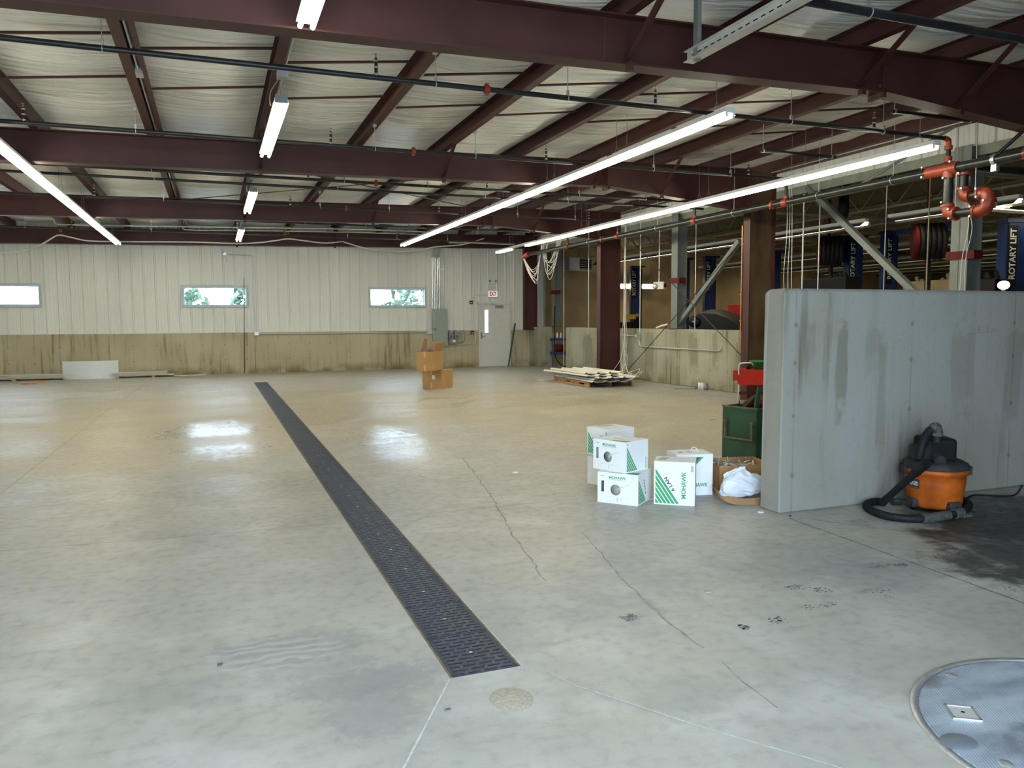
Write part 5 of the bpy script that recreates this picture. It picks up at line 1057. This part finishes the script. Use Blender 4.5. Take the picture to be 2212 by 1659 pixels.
m = MB(); m.tube(hl[36:44], .037, 12); m.build('tape_wrap', 'ducttape', H_); m = MB(); m.tube(hl[45:49], .041, 12); m.build('tape_wrap', 'ducttape', H_)
wt, wb = V_(960, 590, 4.33), VF(390, 1105, .045)
m = MB(); m.tube([wt, wt.lerp(wb, .25), wt.lerp(wb, .27), wt.lerp(wb, .8), wb], .03, 14, True, [.040, .036, .030, .028, .034]); m.build('wand', 'hose', H_)
m = MB(); m.tube([VF(520, 1095, .03), VF(620, 1090, .03)], .03, 10); m.build('nozzle', 'lid', H_)
m = MB(); m.tube(bez([VF(1380, 1085, .01), VF(1440, 1060, .006), VF(1560, 1010, .006), VF(1700, 1008, .006), VF(2000, 1018, .006), VF(2120, 985, .006), VF(2212, 850, .006), VF(2320, 790, .006)], 6), .006, 7); tag(m.build('power_cord', 'blackm'), 'black power cord trailing right from the shop vacuum', 'cord')
c = VF(1430, 1275, 0); m = MB(); m.prism([(c.x+math.cos(k)*.09*random.uniform(.5, 1.1), c.y+math.sin(k)*.06*random.uniform(.5, 1.2)) for k in [j*.57 for j in range(11)]], .001, .02); tag(m.build('grey_rag', 'ducttape'), 'frayed grey rag on the floor at the right of the vacuum hose', 'rag')
# ------------------------------------------------------------------ older shop beyond the low wall
def trof(x, y0, y1, z, label, lit=None, along='y'):
    E_ = empty('shop_light', (x, y0, z), 0 if along == 'y' else R(-90), label, 'ceiling light', 'reflector lights in the older shop'); L = y1-y0 if along == 'y' else y1
    if along != 'y': L = y1
    m = MB(); pr = [(-.17, 0), (-.15, .03), (-.05, .11), (.05, .11), (.15, .03), (.17, 0), (.145, .025), (.045, .10), (-.045, .10), (-.145, .025)]
    m.add([(a, yy, b) for yy in (0, L) for a, b in pr], [tuple(range(10)), tuple(range(10, 20))[::-1]]+[(i, (i+1) % 10, 10+(i+1) % 10, 10+i) for i in range(10)]); m.build('reflector', 'refl', E_)
    m = MB(); m.box(-.05, .05, 0, L, .11, .17); m.build('housing', 'offwhite', E_)
    for (a, b) in (lit or ()):
        m = MB(); m.cyl((-.05, a, .05), (-.05, b, .05), .02, 8); m.cyl((.05, a, .05), (.05, b, .05), .02, 8); m.build('tube', 'tubesr', E_)
    k = .6
    while k < L: m = MB(); m.cyl((0, k, .17), (0, k, 4.5-z), .004, 5); m.build('hanging_rod', 'wire', E_); k += 2.4
trof(13.1, 13.0, 25.6, 3.5, 'long reflector light nearest the low wall', ((.03, 12.5),))
trof(13.1, 9.6, 12.4, 3.5, 'reflector light with a lit end left of the red pipe fittings', ((.03, 2.7),))
trof(18.5, 9, 27, 3.5, 'second long reflector light in the older shop', ((.03, 17.9),))
trof(21.6, 10, 27, 3.4, 'third long reflector light in the older shop', ((.03, 16.9),))
trof(24.5, 12, 27, 3.4, 'fourth long reflector light in the older shop', ((.03, 14.9),))
trof(28, 12, 27, 3.4, 'fifth long reflector light, farthest to the right')
A = at(2112, 452, 'z', 3.45); trof(A.x, A.y, 4.6, 3.45, 'lit reflector light at the right edge beside the red pipe elbows', ((0.02, 4.5),), along='x')
for (x0, x1, lab) in ((1295, 1378, 'left lit tube light on the tan wall'), (1381, 1420, 'right lit tube light on the tan wall')):
    A = at(x0, 619, 'y', 27.5); B = at(x1, 619, 'y', 27.5); m = MB(); m.cyl((A.x, 27.5, 2.86), (B.x, 27.5, 2.86), .04, 8); E_ = empty('wall_light', (A.x, 27.5, 2.86), 0, lab, 'wall light')
    m = MB(); m.cyl((0, 0, 0), (B.x-A.x, 0, 0), .045, 8); m.build('tube', 'tubes', E_); m = MB(); m.box(0, B.x-A.x, .05, .12, -.10, .10); m.build('housing', 'offwhite', E_); m = MB(); [m.cyl((x, .08, .1), (x, .08, 1.6), .004, 5) for x in (.3, B.x-A.x-.3)]; m.build('hanging_rod', 'wire', E_)
for k, x in enumerate((11.6, 13.9, 16.2, 18.5, 20.8, 23.1, 25.4)):   # open-web joists
    E_ = empty('bar_joist', (x, 0, 3.95), 0, 'cream open-web roof joist in the older shop, %s from the low wall' % ('first second third fourth fifth sixth seventh'.split()[k]), 'joist', 'open-web joists in the older shop')
    m = MB(); m.box(-.04, .04, 0, 28, 0, .04); m.box(-.04, .04, 0, 28, .5, .54); m.build('chord', 'joist', E_)
    m = MB(); yy = 0
    while yy < 27.4: m.bar((0, yy, .02), (0, yy+.5, .52), .02, .02); m.bar((0, yy+.5, .52), (0, yy+1, .02), .02, .02); yy += 1
    m.build('web_bars', 'joist', E_)
for k, y in enumerate((9.5, 14.5, 19.5, 24.5)):
    m = MB(); m.bar((10.66, y, 3.92), (28, y, 3.92), .05, .05); m.bar((10.66, y, 4.05), (14, y+1.6, 4.3), .03, .03); tag(m.build('joist_bridging', 'joist'), 'cream cross bridging under the older shop joists, %s from the camera' % ('first second third fourth'.split()[k]), 'bridging')
def lift(px0, px1, ptop, z, lab, text=True, side=False):
    a = at(px0, ptop, 'z', z); b = at(px1, ptop, 'z', z); c = (a+b)/2; w_ = .42; vd = math.atan2(c.y, c.x)-math.pi/2
    E_ = empty('lift_column', (c.x, c.y, 0), -.30, lab, 'vehicle lift', 'blue two-post lift columns'); w_ = min(.45, max(.26, (b-a).length*.95))
    m = MB(); m.box(-w_/2, w_/2, 0, .03, 0, z); m.box(-w_/2, -w_/2+.03, 0, .3, 0, z); m.box(w_/2-.03, w_/2, 0, .3, 0, z); m.box(-w_/2-.05, w_/2+.05, -.05, .35, 0, .02); m.build('column', 'blue', E_)
    m = MB(); m.box(-w_/2-.03, w_/2+.12, -.02, .32, z-.02, z+.05); m.build('head_plate', 'blue', E_); m = MB(); m.box(-w_*.22, w_*.22, -.01, 0, .4, z-1.9); m.build('carriage', 'blackm', E_)
    if text:
        m = MB(); m.box(-w_*.49, 0, -.006, 0, z-1.20, z-.08); sg_ = m.build('name_strip', 'blackm', E_)
        lettering('ROTARY LIFT', 'text', (-w_*.07, -.007, z-1.08), (0, 0, 1), (-1, 0, 0), w_*.34, sg_, .95, .025)
        m = MB(); m.lathe([(0, 0), (w_*.13, 0)], n=16); o_ = m.build('red_dot', 'redd', sg_); o_.rotation_euler = (R(90), 0, 0); o_.location = (-w_*.24, -.008, z-1.14)
lift(1363, 1388, 577, 3.55, 'blue lift column with white lettering seen right of the far column')
lift(1466, 1491, 560, 3.6, 'plain blue lift column right behind the left grey post', False)
lift(1524, 1548, 556, 3.6, 'blue lift column with white lettering left of the broad worn column')
lift(1667, 1688, 545, 3.6, 'blue lift column just right of the broad worn column', False)
lift(1835, 1866, 512, 3.55, 'blue lift column with lettering crossed by the right diagonal brace')
lift(1916, 1942, 503, 3.55, 'blue lift column with lettering joined to the blue cross beam')
lift(2178, 2222, 478, 3.35, 'blue lift column with large white lettering at the right edge')
A = at(1940, 503, 'z', 3.5); B = at(2080, 483, 'z', 3.5); m = MB(); m.bar(A, B, .12, .12); tag(m.build('lift_cross_beam', 'blue'), 'blue lift cross beam running right from a lettered column', 'beam')
for (x, y, X, lab) in ((2003, 522, 13.8, 'dark red exhaust hose reel left of the right grey post'), (1790, 542, 14.5, 'dark red exhaust hose reel right of the worn column')):
    c = at(x, y, 'x', X); E_ = empty('hose_reel', c, R(-35), lab, 'hose reel')
    m = MB(); m.lathe([(0, 0), (.36, 0), (.36, .04), (0, .04)], n=26); o_ = m.build('side_disc', 'redd', E_); o_.rotation_euler = (0, R(90), 0); o_.location = (-.25, 0, 0)
    m = MB()
    for k in range(5): m.tube([(-.15+k*.1, math.cos(a)*.33, math.sin(a)*.33) for a in [j*math.pi/12 for j in range(25)]], .055, 8, False)
    m.build('coiled_hose', 'hose', E_)
    m = MB(); m.tube([(.1, .3, -.1), (.12, .33, -1.2)], .06, 8); m.build('hanging_hose', 'hose', E_); m = MB(); m.cyl((0, 0, 0), (0, 0, 4.5-c.z), .03, 8); m.build('mount', 'redd', E_)
c = at(1822, 450, 'x', 13); E_ = empty('cord_reel', c, R(-35), 'black cord reel hanging from the shop roof left of the right lamps', 'cord reel'); m = MB(); m.lathe([(0, -.08), (.22, -.08), (.24, 0), (.22, .08), (0, .08)], n=20); o_ = m.build('drum', 'blackm', E_); o_.rotation_euler = (0, R(90), 0); m = MB(); m.box(-.1, .1, -.05, .05, .1, 4.5-c.z); m.build('mount', 'blackm', E_)
# unit heater on the far wall
a, b = at(1230, 556, 'y', 26.3), at(1279, 584, 'y', 26.3)
E_ = empty('unit_heater', ((a.x+b.x)/2, 26.3, b.z), 0, 'grey unit heater with dark louvres hanging near the tan wall', 'heater'); hw = (b.x-a.x)/2; hh = a.z-b.z
m = MB(); m.box(-hw, hw, 0, .6, 0, hh); m.build('case', 'offwhite', E_); m = MB(); m.box(-hw*.10, hw*.95, -.01, 0, hh*.06, hh*.94); m.build('louvre_opening', 'void', E_)
m = MB(); [m.box(-hw*.08, hw*.9, -.06, -.01, hh*(.12+.145*k), hh*(.15+.145*k)) for k in range(6)]; m.build('louvre', 'galvp', E_); m = MB(); m.box(-hw*.85, -hw*.25, -.005, 0, hh*.08, hh*.17); m.build('maker_plate', 'text', E_)
m = MB(); [m.cyl((x, .3, hh), (x, .3, 4.5-b.z), .01, 6) for x in (-hw*.7, hw*.7)]; m.build('hanging_rod', 'wire', E_)
m = MB(); c = at(1258, 545, 'y', 26.5); m.tube([(c.x, 26.6, b.z+hh), (c.x, 26.6, 4.5)], .10, 10); tag(m.build('heater_flue', 'tan'), 'tan flue pipe rising above the unit heater', 'pipe')
# twin head light, bonnet, fan, cabinets
c = at(1422, 617, 'x', 10.5); c.y = at(1425, 486, 'x', 10.5).y; E_ = empty('twin_head_light', c, R(-60), 'cream twin-head emergency light hanging beyond the low wall', 'emergency light'); m = MB(); m.box(-.13, .15, -.05, .05, -.09, .09); m.build('case', 'panel', E_)
m = MB(); m.lathe([(0, .02), (.06, .02), (.075, -.02), (.02, -.05)], n=16); o_ = m.build('lamp_head', 'galv', E_); o_.rotation_euler = (R(90), 0, 0); o_.location = (-.08, -.07, -.02)
m = MB(); m.lathe([(0, .02), (.04, .02), (.05, -.02)], n=12); o_ = m.build('lamp_head', 'redd', E_); o_.rotation_euler = (0, R(90), 0); o_.location = (.17, 0, 0)
def shop_pt(x, y, X): return at(x, y, 'x', X)
X_ = 11.6; prof = [(1505, 722), (1504, 690), (1506, 671), (1520, 667), (1545, 669), (1570, 680), (1592, 697), (1600, 722)]
E_ = empty('raised_bonnet', (X_, 0, 0), 0, 'glossy black raised car bonnet behind the low wall', 'car bonnet')
m = MB(); A_ = [shop_pt(x, y, X_)-Vector((X_, 0, 0)) for x, y in prof]; rows = []
for k in range(9):
    s = 1-abs(k/8-.5)**2.2*.9; rows.append([(k*.17+.05*math.sin(k), p.y+.14*k, 1.25+(p.z-1.25)*s if p.z > 1.25 else p.z) for p in A_])
bb = MB(); bb.box(.1, 1.5, min(p.y for p in A_)+.1, max(p.y for p in A_)+.6, .25, 1.24); bb.box(.2, 1.4, A_[3].y-.1, A_[3].y+.1, 0, .3); bb.build('car_front', 'tank', E_, .08, 3)
m.grid(rows); m.add([(x, y, z) for x, y, z in rows[0]], [tuple(range(len(A_)))]); m.add(rows[-1], [tuple(range(len(A_)))[::-1]]); m.build('bonnet', 'tank', E_)
c = shop_pt(1501, 695, 11.0); E_ = empty('work_fan', c, R(-55), 'round black fan with a bright centre beyond the low wall', 'fan'); m = MB(); m.lathe([(0, .06), (.12, .08), (.16, 0), (.12, -.07), (0, -.09)], n=24); o_ = m.build('housing', 'tank', E_); o_.rotation_euler = (R(90), 0, 0)
m = MB(); m.sphere((0, -.11, 0), .03); m.build('hub', 'galv', E_); m = MB(); m.box(-.04, .04, -.03, .05, -c.z, -.12); m.build('stand', 'greyd', E_)
a = shop_pt(1573, 660, 13.4); b = shop_pt(1600, 718, 13.4)
E_ = empty('red_tool_cabinet', (13.4, a.y, 0), 0, 'bright red tool cabinet beyond the low wall left of the worn column', 'tool cabinet'); m = MB(); m.box(0, .6, -.9, 0, 0, a.z-.35); m.build('lower_chest', 'red', E_, .01); m = MB(); m.box(.03, .55, -.9, .06, a.z-.34, a.z+.02); m.build('top_chest', 'red', E_, .01)
m = MB(); [m.box(-.008, 0, -.85, -.05, .2+.2*k, .22+.2*k) for k in range(5)]; m.build('drawer_pull', 'galv', E_)
c = at(1360, 680, 'y', 24.8); E_ = empty('yellow_machine', (c.x+.1, 24.8, 0), 0, 'small yellow and dark machine beside the leftmost lettered lift', 'machine'); m = MB(); m.box(-.25, .25, -.2, .2, 0, 1.45); m.build('cabinet', 'tank', E_); m = MB(); m.cyl((-.1, 0, 1.45), (-.1, 0, 1.75), .03); m.box(-.22, .1, -.1, .1, 1.55, 1.72); m.build('gauge_head', 'yellow', E_); m = MB(); m.sphere((.16, -.1, 1.68), .07); m.build('dial', 'rust', E_)
m = MB(); c = at(1335, 702, 'y', 23); m.box(c.x-.3, c.x+.7, 23, 23.4, 0, 1.45); tag(m.build('low_workbench', 'blackm'), 'dark low workbench beyond the low wall right of the far column', 'workbench')
m = MB(); A = shop_pt(1418, 713, 10.3); A.z = 1.335; m.tube(bez([A, shop_pt(1432, 703, 10.3), shop_pt(1443, 701, 10.3)], 5), .025, 8); tag(m.build('bright_curved_tube', 'white'), 'bright curved white tube end behind the low wall left of the grey post', 'tube')
# silhouettes above the partition
for (x0, x1, y0, X, mat, nm, lab) in ((1728, 1826, 601, 13.4, 'tank', 'dark_machine', 'dark machine top above the left part of the partition'), (1950, 2062, 606, 15.0, 'tan', 'tan_locker', 'pale tan cabinet top above the partition between posts'),
        (2105, 2150, 600, 13.2, 'tank', 'dark_bench', 'dark cluttered bench top right of the right grey post')):
    A = at(x0, y0, 'x', X); B = at(x1, y0+4, 'x', X); E_ = empty(nm, (X, B.y, 0), 0, lab, nm.replace('_', ' ')); m = MB(); m.box(0, .45, 0, A.y-B.y, 0, A.z-.03); m.build('body', mat, E_, .03, 2)
    m = MB(); n_ = 6
    for k in range(n_): yk = (A.y-B.y)*(k+.3)/n_; m.cyl((.1+.1*(k % 3), yk, A.z-.04), (.1+.1*(k % 3), yk+.05, A.z+random.uniform(.0, .12)), .04, 8)
    m.build('fittings', 'blackm' if mat != 'tan' else 'joist', E_)
c = at(2168, 616, 'x', 11.6); E_ = empty('work_lamp', c, 0, 'bright white work lamp above the right part of the partition', 'work lamp'); m = MB(); m.sphere((0, 0, 0), .085, sc_=(1, 1, .8)); m.build('shade', 'tubes', E_); m = MB(); m.cyl((0, 0, -c.z), (0, 0, -.08), .03); m.build('stand', 'galv', E_)
A, B = at(2192, 640, 'x', 10.9), at(2225, 470, 'x', 10.9); E_ = empty('stepladder', (10.9, A.y, 0), 0, 'stepladder with pale rungs at the right edge above the partition', 'ladder')
d_ = B-A; m = MB(); m.bar((0, 0, .02), (0, -.55, 2.7), .03, .09); m.bar((.42, 0, .02), (.42, -.55, 2.7), .03, .09); m.build('side_rail', 'joist', E_)
for k in range(9): m = MB(); t_ = (k+1)/10; m.bar((0, -.55*t_, 2.7*t_), (.42, -.55*t_, 2.7*t_), .08, .03); m.build('rung', 'galvp', E_)
# ------------------------------------------------------------------ outdoors
m = MB(); m.add([(-70, 28.3, -.3), (70, 28.3, -.3), (70, 120, -.3), (-70, 120, -.3)], [(0, 1, 2, 3)]); m.add([(-70, YB+.2, -.3), (10, YB+.2, -.3), (10, 28.3, -.3), (-70, 28.3, -.3)], [(0, 1, 2, 3)]); tag(m.build('ground_outside', 'lot'), None, None, None, 'structure')
m = MB(); m.add([(-25, -30, -.02), (30, -30, -.02), (30, NEAR_Y-.2, -.02), (-25, NEAR_Y-.2, -.02)], [(0, 1, 2, 3)]); tag(m.build('ground_front', 'lot'), None, None, None, 'structure')
def tree(x, y, h, r, lab):
    E_ = empty('tree', (x, y, -.3), 0, lab, 'tree', 'trees outside the windows'); m = MB(); m.tube([(0, 0, 0), (.1, 0, h*.6)], .12, 8); m.build('trunk', 'bark', E_)
    m = MB()
    for k in range(420):
        v = Vector((rr(1), rr(1), rr(1)));
        if v.length > 1: continue
        c = Vector((v.x*r, v.y*r, h*.55+v.z*h*.45)); d = Vector((rr(1), rr(1), rr(1))).normalized(); e_ = d.orthogonal().normalized(); s = random.uniform(.18, .38); m.add([c-d*s, c+e_*s*.6, c+d*s, c-e_*s*.6], [(0, 1, 2, 3)])
    m.build('foliage', 'foliage', E_)
tree(-13.8, 52, 4.6, 1.5, 'green tree seen through the left window'); tree(-1.6, 50, 4.3, 1.5, 'green tree at the left of the middle window'); tree(2.4, 52, 4.6, 1.4, 'green tree at the right of the middle window'); tree(11.8, 50, 4.8, 1.7, 'yellow green tree seen through the right window')
